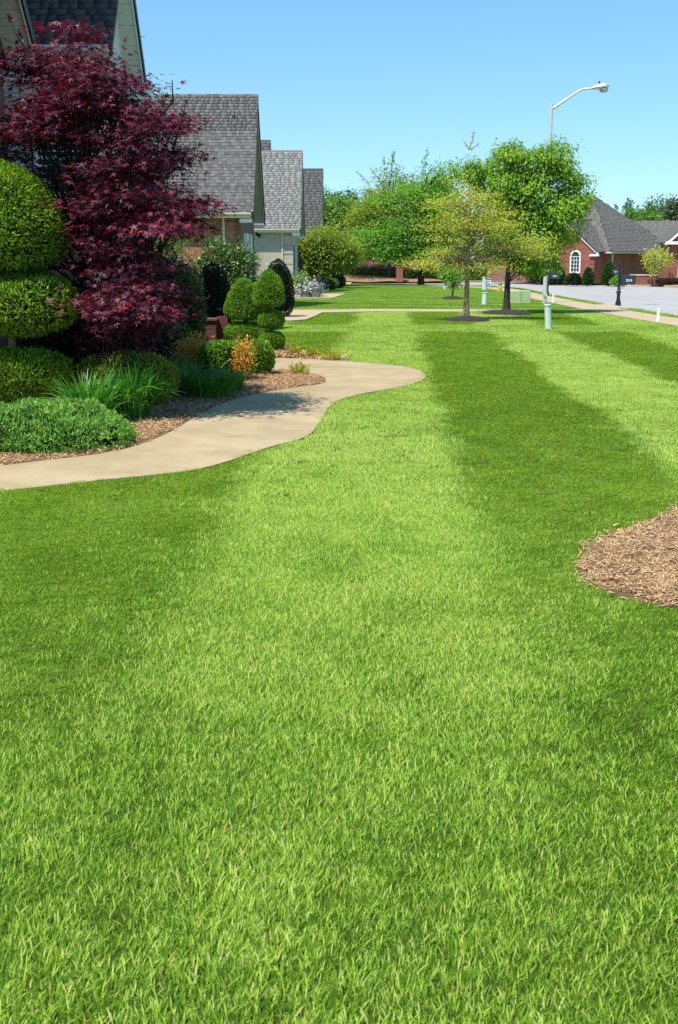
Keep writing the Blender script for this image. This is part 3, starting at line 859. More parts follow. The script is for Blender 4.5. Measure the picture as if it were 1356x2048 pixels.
# pine straw and bark on the beds
def straw_mesh(name, n, rad, ln, wd, mat, flat=.16):
    V, F, T = [], [], []; r = np.random.default_rng(sum(map(ord, name)))
    for b in range(n):
        q = rad * math.sqrt(r.random()); a = r.uniform(0, 6.28); c = Vector((q * math.cos(a), q * math.sin(a), r.uniform(.004, .022)))
        an = r.normal(0, 1.1); d = Vector((math.cos(an), math.sin(an), r.normal(0, flat))).normalized(); s = Vector((-d.y, d.x, 0)).normalized() * wd * r.uniform(.5, 1.3) / 2
        l = ln * r.uniform(.35, 1.25) / 2; bend = Vector((r.normal(0, .12) * l, r.normal(0, .12) * l, .15 * l)); i = len(V)
        for p in (c - d * l, c + bend, c + d * l): V += [tuple(p - s), tuple(p + s)]
        F += [(i, i + 1, i + 3, i + 2), (i + 2, i + 3, i + 5, i + 4)]; t = r.random(); T += [t, t]
    me = bpy.data.meshes.new(name); me.from_pydata(V, [], F); me.materials.append(mat)
    at = me.attributes.new('tint', 'FLOAT', 'FACE'); at.data.foreach_set('value', np.array(T, np.float32)); me.update(); return me
M['straw'] = tint_mat('pine_straw', [(0, (.09, .045, .02)), (.2, (.28, .14, .06)), (.45, (.55, .31, .14)), (.8, (.73, .49, .25)), (1, (.82, .66, .42))], .7)
straws = [straw_mesh('straw_tuft', 30, .09, .075, .0027, M['straw']), straw_mesh('straw_tuft_b', 28, .09, .06, .0033, M['straw']), straw_mesh('bark_tuft', 14, .09, .035, .008, M['straw'], .25),
          straw_mesh('far_straw', 22, .14, .11, .010, M['straw']), straw_mesh('far_bark', 14, .14, .06, .02, M['straw'], .3)]
stc = hidden_collection('straw tufts', straws)
def straw(name, poly, d, ids, label, ylim=(0, 99), xlim=(-6, 9)):
    q = np.array([(p[0], p[1]) for p in poly]); x, y = jitter_grid(max(q[:, 0].min(), xlim[0]), min(q[:, 0].max(), xlim[1]), max(q[:, 1].min(), ylim[0]), min(q[:, 1].max(), ylim[1]), d)
    e_ = .06; k = in_poly(x + e_, y, poly) & in_poly(x - e_, y, poly) & in_poly(x, y + e_, poly) & in_poly(x, y - e_, poly); x, y = x[k], y[k]; n = len(x)
    o = scatter_object(name, np.stack([x, y, np.full(n, .006)], 1), eul(rng.choice([0, math.pi], n) + rng.normal(size=n) * .7, rng.normal(size=n) * .1), rng.uniform(.7, 1.3, n), rng.choice(ids, n), rng.random(n), stc)
    return tag(o, label, 'mulch')
straw('pine_straw', bed3_poly, .055, (0, 0, 1, 2), 'tan pine straw mulch on the curved bed cut into the lawn', xlim=(1, 4))
straw('pine_straw', bed_poly, .07, (0, 1, 2, 2), 'tan straw and bark mulch under the shrubs beside the curved path')
straw('bark_mulch', bed2_poly, .11, (3, 4, 4), 'reddish bark mulch strip behind the far leg of the path')

# dark mulch rings under the street trees
def ring(c, r, label, near):
    mb = MB(); mb.lathe([(r * .92, -.01), (r * .85, .05), (r * .55, .10), (.02, .14)], 26)
    o = mb.build('mulch_ring', M['darkmulch'], None, True); o.location = (c.x, c.y, .0); o.scale = (1, 1.2, 1)
    o['kind'] = 'structure'
    return o
for (c, r), nm in zip(tree_rings, ('yellow tree', 'dense tree', 'sapling')): ring(c, r, nm, nm)

# ------------------------------------------------------------------ houses
def tint_boxes(name, boxes, mat, parent, kind=None, tints=None):
    """boxes: (8,3) arrays, one random tint each, joined"""
    b = np.array(boxes, float); n = len(b)
    F = np.array([(0, 3, 2, 1), (4, 5, 6, 7), (0, 1, 5, 4), (1, 2, 6, 5), (2, 3, 7, 6), (3, 0, 4, 7)])
    f = (F[None] + (np.arange(n) * 8)[:, None, None]).reshape(-1, 4)
    o = link(name, np_mesh(name, b.reshape(-1, 3), f, (mat,), np.repeat(rng.random(n) if tints is None else np.clip(tints, 0, 1), 6)), parent)
    if kind: o['kind'] = kind
    return o

def shingles(root, O, along, up, width, length, exp, tab, mat_joined, single=0, seed=2, clip=None):
    """overlapping shingle tabs on a slope. O lower right corner, along/up unit vectors; clip(t,s) keeps a tab"""
    r = np.random.default_rng(seed)
    O = Vector(O); along = Vector(along).normalized(); up = Vector(up).normalized(); nrm = along.cross(up)
    flip = nrm.z < 0
    if flip: nrm = -nrm
    rows = int(length / exp); boxes = []; singles = []; tl_ = []
    meshes = {}
    for j in range(rows):
        s0 = j * exp - .012; s1 = s0 + exp + .02; t = -r.uniform(0, tab); par = r.integers(2); rowt = r.normal() * .05
        while t < width:
            w = tab * r.choice((.62, .8, 1.0, 1.25)); a = max(t, -.015); b = min(t + w, width); t += w
            if b - a < .03: continue
            if clip and not clip((a + b) / 2, (s0 + s1) / 2): continue
            th = r.choice((.010, .016, .021)); g = .004; par = 1 - par; tv = .5 + (.17 if par else -.17) * r.uniform(.3, 1.2) + rowt + r.normal() * .06
            if single and len(singles) < single and (a + b) / 2 < 1.9 and j < rows:
                singles.append((a + g, b - g, s0, s1, th, tv)); continue
            pts = []
            for z0, z1 in ((-.006, -.006), (th, .003)):
                for (tt, ss, zz) in (((a + g, s0, z0), (b - g, s0, z0), (b - g, s1, z1), (a + g, s1, z1)) if not flip else ((b - g, s0, z0), (a + g, s0, z0), (a + g, s1, z1), (b - g, s1, z1))):
                    pts.append(O + along * tt + up * ss + nrm * zz)
            boxes.append([tuple(p) for p in pts]); tl_.append(tv)
    if singles:
        q = MB(); q.hexa([(0, 0, -.006), (1, 0, -.006), (1, 1, -.006), (0, 1, -.006), (0, 0, 1), (1, 0, 1), (1, 1, .2), (0, 1, .2)])
        me = q.mesh('shingle', M['shingle_piece'])
        for k, v in enumerate(me.vertices):
            v.co.z = -.006 if k < 4 else v.co.z * .018
        Rm = Matrix((along, up, nrm)).transposed().to_4x4()
        for (a, b, s0, s1, th, tv) in singles:
            o = link('shingle', me, root); o.color = (tv, tv, tv, 1)
            Mx = Rm.copy(); Mx.translation = O + along * a + up * s0
            o.matrix_local = Mx @ Matrix.Diagonal((b - a, s1 - s0, th / .018, 1))
    return tint_boxes('shingle_courses', boxes, mat_joined, root, 'stuff', np.array(tl_))

def gable_wing(root, xr, xl, y0, y1, ze, zr, xwall, mats, wall_mat, ov=.4, exp=.165, tab=.26, single=0, soff=True, shingle_mat='shingle_mass', wz0=0.0, back=True):
    """a wing with its ridge along X and a gable facing +X; local coords. y0/y1 eave lines, xr the rake edge, xwall the gable wall"""
    ym = (y0 + y1) / 2; th = .09
    sl = Vector((0, ym - y0, zr - ze)); L = sl.length; up = sl.normalized()
    rf = MB()
    nx = Vector((0, -up.z, up.y)) * th
    for sgn in (0, 1):
        e = y0 if sgn == 0 else y1
        d = Vector((0, 0, -th))
        a, b = (xl, e, ze), (xr, e, ze); c, dd = (xr, ym, zr), (xl, ym, zr)
        if sgn == 0: rf.hexa([(xl, e, ze - th), (xr, e, ze - th), (xr, ym, zr - th * 1.4), (xl, ym, zr - th * 1.4), a, b, c, dd])
        else: rf.hexa([(xl, ym, zr - th * 1.4), (xr, ym, zr - th * 1.4), (xr, e, ze - th), (xl, e, ze - th), (xl, ym, zr), (xr, ym, zr), b, a])
    rf.build('roof', M['shingle_base'], root)
    shingles(root, (xr + .02, y0 - .02, ze + .004), (-1, 0, 0), up, xr - xl, L, exp, tab, M[shingle_mat], single)
    # ridge caps
    cap = MB(); x = xr; k = 0
    cap.hexa([(0, -.15, -.2), (.24, -.15, -.2), (.24, 0, 0), (0, 0, 0), (0, -.165, -.188), (.24, -.16, -.195), (.24, 0, .02), (0, 0, .032)])
    cap.hexa([(0, 0, 0), (.24, 0, 0), (.24, .15, -.2), (0, .15, -.2), (0, 0, .032), (.24, 0, .02), (.24, .16, -.195), (0, .165, -.188)])
    cme = cap.mesh('ridge_cap', M['shingle_cap'] if shingle_mat == 'shingle_mass' else M[shingle_mat])
    while x - .22 > max(xl, xr - 5.5):
        link('ridge_cap', cme, root, loc=(x - .22, ym, zr + .012)); x -= .225
    # walls
    w = MB()
    xi = xwall
    w.box((xl, y0 + ov, wz0), (xi - .2, y0 + ov + .2, ze - .02)); w.build('front_wall', wall_mat['front'], root)
    g = MB(); wr = ze + (zr - ze) * (ov / (ym - y0))
    g.prism([(xi, y0 + ov, wz0), (xi, y1 - ov, wz0), (xi, y1 - ov, wr - .12), (xi, ym, zr - .22), (xi, y0 + ov, wr - .12)], (-.2, 0, 0))
    g.build('gable_wall', wall_mat['side'], root)
    bk = MB(); bk.box((xl, y1 - ov - .2, wz0), (xi - .2, y1 - ov, ze - .02)); bk.build('back_wall', wall_mat['side'], root)
    # eave soffit and fascia, gutter
    s = MB(); s.box((xl, y0 + .03, ze - th - .03), (xi, y0 + ov, ze - th - .005)); s.build('eave_soffit', mats['soffit'], root)
    f = MB(); f.box((xl, y0, ze - th - .10), (xr - .02, y0 + .03, ze - .012)); f.build('fascia', mats['trim'], root)
    gt = MB(); prof = [(0, -.11), (-.10, -.11), (-.13, -.06), (-.13, 0), (-.118, 0), (-.118, -.055), (-.095, -.098), (0, -.098)]
    gt.prism([(xr - .03, y0 + p[0], ze - .012 + p[1]) for p in prof], (xl - xr + .1, 0, 0)); gt.build('gutter', mats['gutter'], root)
    # rake: soffit boards under the overhang, rake board at its edge
    for e in (y0, y1):
        sg = 1 if e == y0 else -1
        dv = Vector((0, ym - e, zr - ze)); Lr = dv.length; u = dv.normalized(); n_ = Vector((0, -u.z * sg, u.y * sg)) if sg == 1 else Vector((0, u.z, u.y * 1)); n_ = Vector((0, 0, 1))
        nb = 14 if soff else 1
        pm = None
        for k in range(nb):
            a = Vector((0, e, ze)) + u * (Lr * k / nb + .012); b = Vector((0, e, ze)) + u * (Lr * (k + 1) / nb - .006)
            q = MB(); zz = -th * 1.45 - .012 - .006 * (k % 2)
            q.hexa([(xi, a.y, a.z + zz - .015), (xr - .06, a.y, a.z + zz - .015), (xr - .06, b.y, b.z + zz - .015), (xi, b.y, b.z + zz - .015),
                    (xi, a.y, a.z + zz), (xr - .06, a.y, a.z + zz), (xr - .06, b.y, b.z + zz), (xi, b.y, b.z + zz)])
            q.build('soffit_board', mats['soffit'], root)
        rb = MB(); a = Vector((0, e, ze)); b = Vector((0, ym, zr))
        rb.hexa([(xr - .055, a.y, a.z - .24), (xr - .03, a.y, a.z - .24), (xr - .03, b.y, b.z - .24), (xr - .055, b.y, b.z - .24), (xr - .055, a.y, a.z - .10), (xr - .03, a.y, a.z - .10), (xr - .03, b.y, b.z - .10), (xr - .055, b.y, b.z - .10)])
        rb.build('rake_board', mats['trim'], root)
        rd = MB()
        rd.hexa([(xr - .028, a.y, a.z - .22), (xr + .012, a.y, a.z - .22), (xr + .012, b.y, b.z - .22), (xr - .028, b.y, b.z - .22), (xr - .028, a.y, a.z + .004), (xr + .012, a.y, a.z + .004), (xr + .012, b.y, b.z + .004), (xr - .028, b.y, b.z + .004)])
        rd.build('drip_edge', M['dark_fascia'], root)
        # boxed eave return at the foot of the rake
        rt = MB(); yy = e + .02 * sg
        rt.box((xi - .02, min(yy, e + ov * sg), ze - .34), (xr - .04, max(yy, e + ov * sg), ze - .22)); rt.build('eave_return', mats['trim'], root)
    return dict(ym=ym, L=L, up=up)

def downspout(root, x, y, z0, z1, mat, w=.075):
    d = MB(); d.box((x - w / 2, y - .06, z0), (x + w / 2, y - .005, z1 - .25)); d.hexa([(x - w / 2, y - .06, z1 - .25), (x + w / 2, y - .06, z1 - .25), (x + w / 2, y - .005, z1 - .25), (x - w / 2, y - .005, z1 - .25), (x - w / 2, y - .4, z1 - .02), (x + w / 2, y - .4, z1 - .02), (x + w / 2, y - .34, z1 - .02), (x - w / 2, y - .34, z1 - .02)])
    o = d.build('downspout', mat, root)
    for zz in (z0 + .5, z1 - .5):
        c = MB(); c.box((x - w / 2 - .015, y - .068, zz), (x + w / 2 + .015, y - .002, zz + .03)); link('strap', c.mesh('strap', mat), o)
    return o

def window(root, M4, w, h, cols=2, rows=3, frame=.06, mat='white', arch=False, name='window'):
    """window lying in local x-z, facing -y, placed by matrix M4; parts: frame bars and panes as children"""
    fr = MB()
    fr.box((-w / 2 - frame, -.05, -frame), (-w / 2, .03, h + frame)); fr.box((w / 2, -.05, -frame), (w / 2 + frame, .03, h + frame))
    fr.box((-w / 2, -.05, -frame), (w / 2, .03, 0))
    if arch:
        k = 12
        for i in range(k):
            a0, a1 = math.pi * i / k, math.pi * (i + 1) / k; r0, r1 = w / 2, w / 2 + frame
            fr.hexa([(r0 * math.cos(a0), -.05, h + r0 * math.sin(a0)), (r1 * math.cos(a0), -.05, h + r1 * math.sin(a0)), (r1 * math.cos(a1), -.05, h + r1 * math.sin(a1)), (r0 * math.cos(a1), -.05, h + r0 * math.sin(a1)),
                     (r0 * math.cos(a0), .03, h + r0 * math.sin(a0)), (r1 * math.cos(a0), .03, h + r1 * math.sin(a0)), (r1 * math.cos(a1), .03, h + r1 * math.sin(a1)), (r0 * math.cos(a1), .03, h + r0 * math.sin(a1))])
        fr.box((-w / 2, -.045, h - .02), (w / 2, .025, h + .02))
    else: fr.box((-w / 2, -.05, h), (w / 2, .03, h + frame))
    for i in range(1, cols): x = -w / 2 + w * i / cols; fr.box((x - .018, -.03, 0), (x + .018, .0, h))
    for j in range(1, rows): z = h * j / rows; fr.box((-w / 2, -.028, z - .014), (w / 2, -.002, z + .014))
    o = fr.build(name, M[mat], root); o.matrix_local = M4
    for i in range(cols):
        for j in range(rows):
            p = MB(); p.box((-w / 2 + w * i / cols + .018, .0, h * j / rows + .014), (-w / 2 + w * (i + 1) / cols - .018, .012, h * (j + 1) / rows - .014)); link('pane', p.mesh('pane', M['glass']), o)
    if arch:
        p = MB(); k = 12; p.prism([(w / 2 * math.cos(math.pi * i / k), .0, h + .02 + w / 2 * math.sin(math.pi * i / k)) for i in range(k + 1)], (0, .012, 0)); link('pane', p.mesh('pane', M['glass']), o)
    return o

T4 = Matrix.Translation
trim = dict(trim=M['white'], soffit=M['soffit'], gutter=M['gutter'])
trimw = dict(trim=M['white'], soffit=M['pale_siding'], gutter=M['white'])

# --- near house at the left: two gabled wings towards the street, dark brick; two unseen ones added for shade
nh = thing('brick_house', 'dark brick house with steep shingled gables and white trim behind the red maple', 'house', (-5.2, 19, 0))
nb = dict(front=M['brick_near'], side=M['brick_near'])
aE = P(82, 127, 21.9)
gable_wing(nh, aE.x + 5.2, -9, 18.7 - 19, 21.9 - 19, aE.z, aE.z + 1.5, aE.x + 5.2 - .55, trimw, nb, ov=.45)
bE = P(222, 90, 24.0)
# shoulder wing between, whose shaded roof shows over the maple
gable_wing(nh, bE.x + 5.2, -9, 24.0 - 19, 28.2 - 19, bE.z, bE.z + 2.6, bE.x + 5.2 - .42, trimw, dict(front=M['pale_siding'], side=M['pale_siding']), ov=.42, shingle_mat='shingle5', tab=.3)
for k in range(26):
    q = MB(); z = 2.6 + k * .14; q.hexa([(-4.2, 5.38, z), (bE.x + 4.78, 5.38, z), (bE.x + 4.78, 5.42, z + .15), (-4.2, 5.42, z + .15), (-4.2, 5.40, z), (bE.x + 4.78, 5.40, z), (bE.x + 4.78, 5.43, z + .15), (-4.2, 5.43, z + .15)])
    if z < bE.z - .25: q.build('siding_board', M['pale_siding'], nh)
gable_wing(nh, -5.2 + 5.2, -9, 11.8 - 19, 18.4 - 19, 8.2, 10.6, -5.6 + 5.2, trimw, nb, ov=.4, shingle_mat='shingle5', tab=.3, soff=False)  # unseen block, added and sized to shade the left of the maple
gable_wing(nh, -6.9 + 5.2, -9, 17.0 - 19, 27.0 - 19, 7.8, 13.3, -7.3 + 5.2, trimw, nb, ov=.4)  # unseen tall wing, added and shaped to cast shadow over the shoulder roof
q = MB(); q.box((bE.x + 5.2 - .5, 8.75, bE.z - .50), (bE.x + 5.2 + .16, 9.30, bE.z - .16)); q.build('eave_return', M['white'], nh)
w_ = MB(); w_.box((-9, 21.4 - 19, 0), (bE.x + 5.2 - .9, 24.35 - 19, 2.7)); w_.build('link_wall', M['brick_near'], nh)
for (px, py, D) in ((120, 300, 21.35), (205, 350, 24.3)):
    q = P(px, py, D); 
gx = aE.x - .55
for (y_, z_) in ((20.3, .9),):
    window(nh, T4((gx + 5.2 + .02, y_ - 19, z_)) @ Matrix.Rotation(R(90), 4, 'Z'), 1.0, 1.7, 2, 4)
for (x_, z_) in ((-.35, 1.2), (-.35, 3.2)):
    window(nh, T4((x_, 24.0 + .42 - 19 - .03 - (0.0), z_)), .9, 1.3, 2, 3)
downspout(nh, bE.x + 5.2 - .55, 24.42 - 19, 0, bE.z - .05, M['white'])

# --- first house along the lawn: brown brick, big grey shingled slope
e1 = P(505, 424, 40.5); r1 = P(517, 188, 43.8)
h1 = thing('brick_house', 'brown brick house with a tall grey shingled roof behind the red maple', 'house', (e1.x, 40.5, 0))
gable_wing(h1, 0, -9.5, 0, 6.9, e1.z, r1.z - .02, -.42, trim, dict(front=M['mortar_brown'], side=M['brick_side']), ov=.3, single=300, exp=.142, tab=.19)
# bricks of the front wall: proud of the mortar, the 300 in view one by one
bme = MB().box((0, 0, 0), (.2, .014, .062)).mesh('brick', M['brick_piece'])
joined = []; cnt = 0
for j in range(42):
    z = .02 + j * .0735
    i = 0; x = -.62 - (j % 2) * .105
    while x > -6.5:
        jit = rng.normal() * .0015
        if cnt < 300 and x > -3.0 and z > .9:
            link('brick', bme, h1, loc=(x - .2 + jit, .3 - .012 + rng.random() * .004, z)); cnt += 1
        else:
            x0, x1 = x - .2, x; y0_, y1_ = .288, .302
            joined.append([(x0, y0_, z), (x1, y0_, z), (x1, y1_, z), (x0, y1_, z), (x0, y0_, z + .062), (x1, y0_, z + .062), (x1, y1_, z + .062), (x0, y1_, z + .062)])
        x -= .211
tint_boxes('brick_courses', joined, M['brick_mass'], h1, 'stuff')
downspout(h1, P(449, 480, 41).x - e1.x, .285, 0, e1.z - .06, M['cream'])
cnr = MB(); cnr.box((-.62, .278, 0), (-.415, .5, e1.z - .1)); cnr.build('corner_board', M['brick_side'], h1)
for k, (px) in enumerate((497, 509)):     # meter boxes with their conduits on the gable wall
    y_ = 1.3 + k * 1.9
    b = MB(); b.box((-.42, y_, 1.75), (-.27, y_ + .34, 2.55)); mbx = b.build('meter_box', M['white'], h1, bevel=.015)
    c = MB(); c.box((-.42, y_ + .05, .2), (-.34, y_ + .25, 1.748)); link('conduit', c.mesh('conduit', M['white']), mbx)
fl = thing('floodlight', 'black twin floodlight under the eave corner of the brown brick house', 'light', (e1.x - .3, 46.6, e1.z - .55))
mbq = MB(); mbq.lathe([(.06, 0), (.06, .04)], 10, (0, 0, 0)); mbq.build('mount', M['black_metal'], fl)
for sx in (-1, 1):
    mbq = MB(); mbq.lathe([(.035, 0), (.05, .06), (.085, .18), (.08, .19)], 12, (0, 0, -.02), (.8, -.4 * sx, -.5)); mbq.build('lamp', M['black_metal'], fl)

# --- second house: pale grey brick
e2 = P(601, 457, 60.5); r2 = P(608, 302, 64.5)
h2 = thing('brick_house', 'pale grey brick house with light grey roof and blue shutters, second along the lawn', 'house', (e2.x, 60.5, 0))
gable_wing(h2, 0, -8, 0, 8.0, e2.z, r2.z, -.40, trim, dict(front=M['stone_grey'], side=M['stone_grey']), ov=.3, exp=.165, tab=.28, shingle_mat='shingle2')
# tall wing behind, its ridge just over the roof in front
t2 = P(541, 281, 72)
gable_wing(h2, t2.x - e2.x, -9, 7.6, 15.4, 4.2, t2.z, t2.x - e2.x - .3, trim, dict(front=M['stone_grey'], side=M['stone_grey']), ov=.4, exp=.22, tab=.4, soff=False, shingle_mat='shingle3')
downspout(h2, P(565, 500, 61).x - e2.x, .285, 0, e2.z - .06, M['gutter'])
for j in range(7):
    q = MB(); q.box((-.95, .27, .02 + j * .48), (-.385, .42, .48 + j * .48 - .03)); q.build('quoin', M['stone_grey'], h2, bevel=.01)
for k in range(3):
    y_ = 1.0 + k * 2.1
    q = MB(); q.box((-.40, y_, .7), (-.35, y_ + .55, 2.4)); sh = q.build('shutter', M['shutter_blue'], h2)
    sl = MB()
    for z in np.arange(.8, 2.3, .09): sl.box((-.35, y_ + .06, z), (-.338, y_ + .49, z + .05))
    link('louvre', sl.mesh('louvre', M['shutter_blue']), sh)
    if k < 2: window(h2, T4((-.38, y_ + 1.32, .8)) @ Matrix.Rotation(R(90), 4, 'Z'), 1.1, 1.5, 2, 3)
# --- third house: dark roof
e3 = P(645, 462, 75); r3 = P(644, 338, 78.5)
h3 = thing('brick_house', 'pale brick house with a dark grey roof, furthest along the left row', 'house', (e3.x, 75, 0))
gable_wing(h3, 0, -7, 0, 7.0, e3.z, r3.z, -.35, trim, dict(front=M['stone_grey'], side=M['stone_grey']), ov=.45, exp=.22, tab=.36, soff=False, shingle_mat='shingle3')
ps = P(606, 505, 74)
q = MB(); q.box((ps.x - .6 - e3.x, .1, 0), (ps.x + .5 - e3.x, .44, 2.6)); q.build('porch_pier', M['brick_fence'], h3)

# --- red brick house across the street, turned to the corner
hb = 2.75
C0 = P(1219, 503, 88)
hr = thing('brick_house', 'red brick house with a broad brown hipped roof across the street', 'house', (C0.x, 88, 0))
ez = C0.z
rr = Matrix.Rotation(R(45), 4, 'Z')       # local x runs right-back, local y left-back
root = bpy.data.objects.new('turned_block', None); bpy.data.objects.remove(root)
def T45(x, y, z): v = rr @ Vector((x, y, z)); return (v.x, v.y, v.z)
WX, WY = 9.0, 11.2
pk0, pk1 = (4.5, 4.5), (4.5, 6.7)
zr_ = P(1222, 392, 95).z
def roof_face(root, pts, name, exp=.16, tab=.33, mat='shingle4', seed=5):
    """a sloping roof plane as a slab with shingle tabs laid on it. pts: first two the eave"""
    pts = [Vector(p) for p in pts]; a = (pts[1] - pts[0]).normalized(); n = (pts[1] - pts[0]).cross(pts[2] - pts[0]).normalized()
    if n.z < 0: n = -n
    u = n.cross(a).normalized()
    if u.z < 0: u = -u
    m = MB(); m.prism([p - n * .012 for p in pts], -n * .09); m.build(name, M['shingle_base'], root)
    q = np.array([((p - pts[0]).dot(a), (p - pts[0]).dot(u)) for p in pts])
    tmax = max(q[:, 0]); tmin = min(q[:, 0]); smax = max(q[:, 1])
    def clip(t, s): return bool(in_poly(np.array([t + tmin]), np.array([max(s, .01)]), q)[0])
    shingles(root, pts[0] + a * tmin, a, u, tmax - tmin, smax + exp, exp, tab, M[mat], 0, seed, clip)
OV = .45
A0, A1, A2, A3 = T45(-OV, -OV, ez), T45(WX + OV, -OV, ez), T45(WX + OV, WY + OV, ez), T45(-OV, WY + OV, ez)
K0, K1 = T45(*pk0, zr_), T45(*pk1, zr_)
roof_face(hr, [A0, A1, K0], 'roof', seed=5)
roof_face(hr, [A3, A0, K0, K1], 'roof', seed=6)
m = MB(); m.poly([A1, A2, K1, K0]); m.poly([A2, A3, K1]); m.build('rear_roof', M['shingle_base'], hr)
hc = MB(); hc.tube([Vector(A0) + Vector((0, 0, .02)), Vector(K0) + Vector((0, 0, .02))], .05, 6); hc.build('hip_cap', M['shingle3'], hr)
wl = MB(); wl.prism([T45(0, 0, 0), T45(WX, 0, 0), T45(WX, WY, 0), T45(0, WY, 0)], (0, 0, ez - .06)); wl.build('wall', M['brick_red'], hr)
for a, b in ((A0, A1), (A3, A0)):
    d = (Vector(b) - Vector(a)).normalized(); nn = Vector((d.y, -d.x, 0))
    f = MB(); p = [Vector(a) + nn * .02, Vector(b) + nn * .02, Vector(b) - nn * .10, Vector(a) - nn * .10]
    f.prism([q + Vector((0, 0, -.13)) for q in p], (0, 0, .10)); f.build('gutter', M['cream'], hr)
    s = MB(); s.prism([Vector(a) - nn * .1 + Vector((0, 0, -.10)), Vector(b) - nn * .1 + Vector((0, 0, -.10)), Vector(b) - nn * .46 + Vector((0, 0, -.10)), Vector(a) - nn * .46 + Vector((0, 0, -.10))], (0, 0, .03)); s.build('eave_soffit', M['cream'], hr)
# projecting gable with the arched window, faces left-front
GW0, GW1 = .4, 5.2      # along local y
gpk = (GW0 + GW1) / 2; gz = ez + 1.85; GX = -1.3
g = MB(); g.prism([T45(GX, GW0, 0), T45(GX, GW1, 0), T45(GX, GW1, ez), T45(GX, gpk, gz), T45(GX, GW0, ez)], Vector(T45(2.2, 0, 0))); g.build('gable_wall', M['brick_red'], hr)
for e_ in (GW0, GW1):
    sg = -1 if e_ == GW0 else 1
    p0, p1 = (e_ + sg * .35, ez - .26), (gpk, gz + .06)
    t_ = MB(); t_.hexa([T45(GX - .12, p0[0], p0[1]), T45(GX - .02, p0[0], p0[1]), T45(GX - .02, p1[0], p1[1]), T45(GX - .12, p1[0], p1[1]), T45(GX - .12, p0[0], p0[1] + .22), T45(GX - .02, p0[0], p0[1] + .22), T45(GX - .02, p1[0], p1[1] + .22), T45(GX - .12, p1[0], p1[1] + .22)]); t_.build('rake_board', M['white'], hr)
    rt = MB(); y0_, y1_ = sorted((e_ + sg * .42, e_ - sg * .35)); rt.prism([T45(GX - .16, y0_, ez - .34), T45(GX, y0_, ez - .34), T45(GX, y1_, ez - .34), T45(GX - .16, y1_, ez - .34)], (0, 0, .13)); rt.build('eave_return', M['white'], hr)
    x2 = 1.5
    roof_pts = [T45(GX - .14, e_ + sg * .35, ez - .03), T45(x2, e_ + sg * .35, ez - .03), T45(x2, gpk, gz + .3), T45(GX - .14, gpk, gz + .3)]
    if sg < 0: roof_face(hr, roof_pts, 'gable_roof', seed=8)
    else:
        rfm = MB(); rfm.prism(roof_pts, (0, 0, -.08)); rfm.build('gable_roof', M['shingle_base'], hr)
wq = P(1150, 540, 87)
yw = 2.0
window(hr, T4(T45(GX - .03, yw, .85)) @ Matrix.Rotation(R(-45), 4, 'Z'), .70, 1.08, 3, 4, .11, arch=True)
for z in np.arange(.05, ez - .3, .34):
    q = MB(); q.prism([T45(GX - .03, GW0 - .02, z), T45(GX + .4, GW0 - .02, z), T45(GX + .4, GW0 + .45, z), T45(GX - .03, GW0 + .45, z)], (0, 0, .26)); q.build('quoin', M['brick_red'], hr)
dsp = T45(.35, -.04, 0); q = MB(); q.box((dsp[0] - .06, dsp[1] - .06, 0), (dsp[0] + .06, dsp[1] + .04, ez - .12)); q.build('downspout', M['soffit'], hr)
# lower wing behind to the right
lz = P(1320, 441, 101).z
xa, xb = P(1255, 441, 101).x - C0.x, 16.0
roof_face(hr, [(xa, 7.0, ez + .25), (xb, 7.0, ez + .25), (xb, 13.0, lz), (xa, 13.0, lz)], 'wing_roof', seed=9)
q = MB(); q.box((xa + 1.5, 7.45, 0), (xb, 7.8, ez + .2)); q.build('wing_wall', M['brick_red'], hr)
q = MB(); q.box((xa, 6.93, ez + .10), (xb, 7.02, ez + .235)); q.build('gutter', M['cream'], hr)
# garage wing at the right edge of the view
gE = P(1343, 480, 84)
gx0 = gE.x - C0.x; gy = -4.0
q = MB(); q.prism([(gx0, gy, 0), (gx0 + 6, gy, 0), (gx0 + 6, gy, gE.z), (gx0 + 3, gy, gE.z + 2.6), (gx0, gy, gE.z)], (0, 3, 0)); q.build('garage_wall', M['brick_red'], hr)
q = MB()
q.hexa([(gx0 - .45, gy - .35, gE.z - .42), (gx0 - .45, gy - .25, gE.z - .42), (gx0 + 3, gy - .25, gE.z + 2.7), (gx0 + 3, gy - .35, gE.z + 2.7), (gx0 - .45, gy - .35, gE.z - .14), (gx0 - .45, gy - .25, gE.z - .14), (gx0 + 3, gy - .25, gE.z + 2.98), (gx0 + 3, gy - .35, gE.z + 2.98)])
q.build('rake_board', M['white'], hr)
q = MB(); q.hexa([(gx0 - .5, gy - .36, gE.z - .22), (gx0 - .5, gy + 3, gE.z - .22), (gx0 + 3, gy + 3, gE.z + 2.9), (gx0 + 3, gy - .36, gE.z + 2.9), (gx0 - .5, gy - .36, gE.z - .12), (gx0 - .5, gy + 3, gE.z - .12), (gx0 + 3, gy + 3, gE.z + 3.02), (gx0 + 3, gy - .36, gE.z + 3.02)]); q.build('garage_roof', M['shingle4'], hr)
q = MB(); q.box((gx0 - .5, gy - .4, gE.z - .3), (gx0 + .5, gy - .01, gE.z - .10)); q.build('eave_return', M['white'], hr)
q = MB(); q.box((gx0 + .55, gy - .06, 0), (gx0 + .75, gy - .005, 2.3)); q.box((gx0 + .55, gy - .06, 2.3), (gx0 + 4.0, gy - .005, 2.6)); q.build('door_frame', M['garage_cream'], hr)
for j in range(4):
    q = MB(); q.box((gx0 + .78, gy - .03, .02 + j * .56), (gx0 + 3.98, gy - .004, .02 + j * .56 + .54)); q.build('garage_panel', M['garage_cream'], hr)
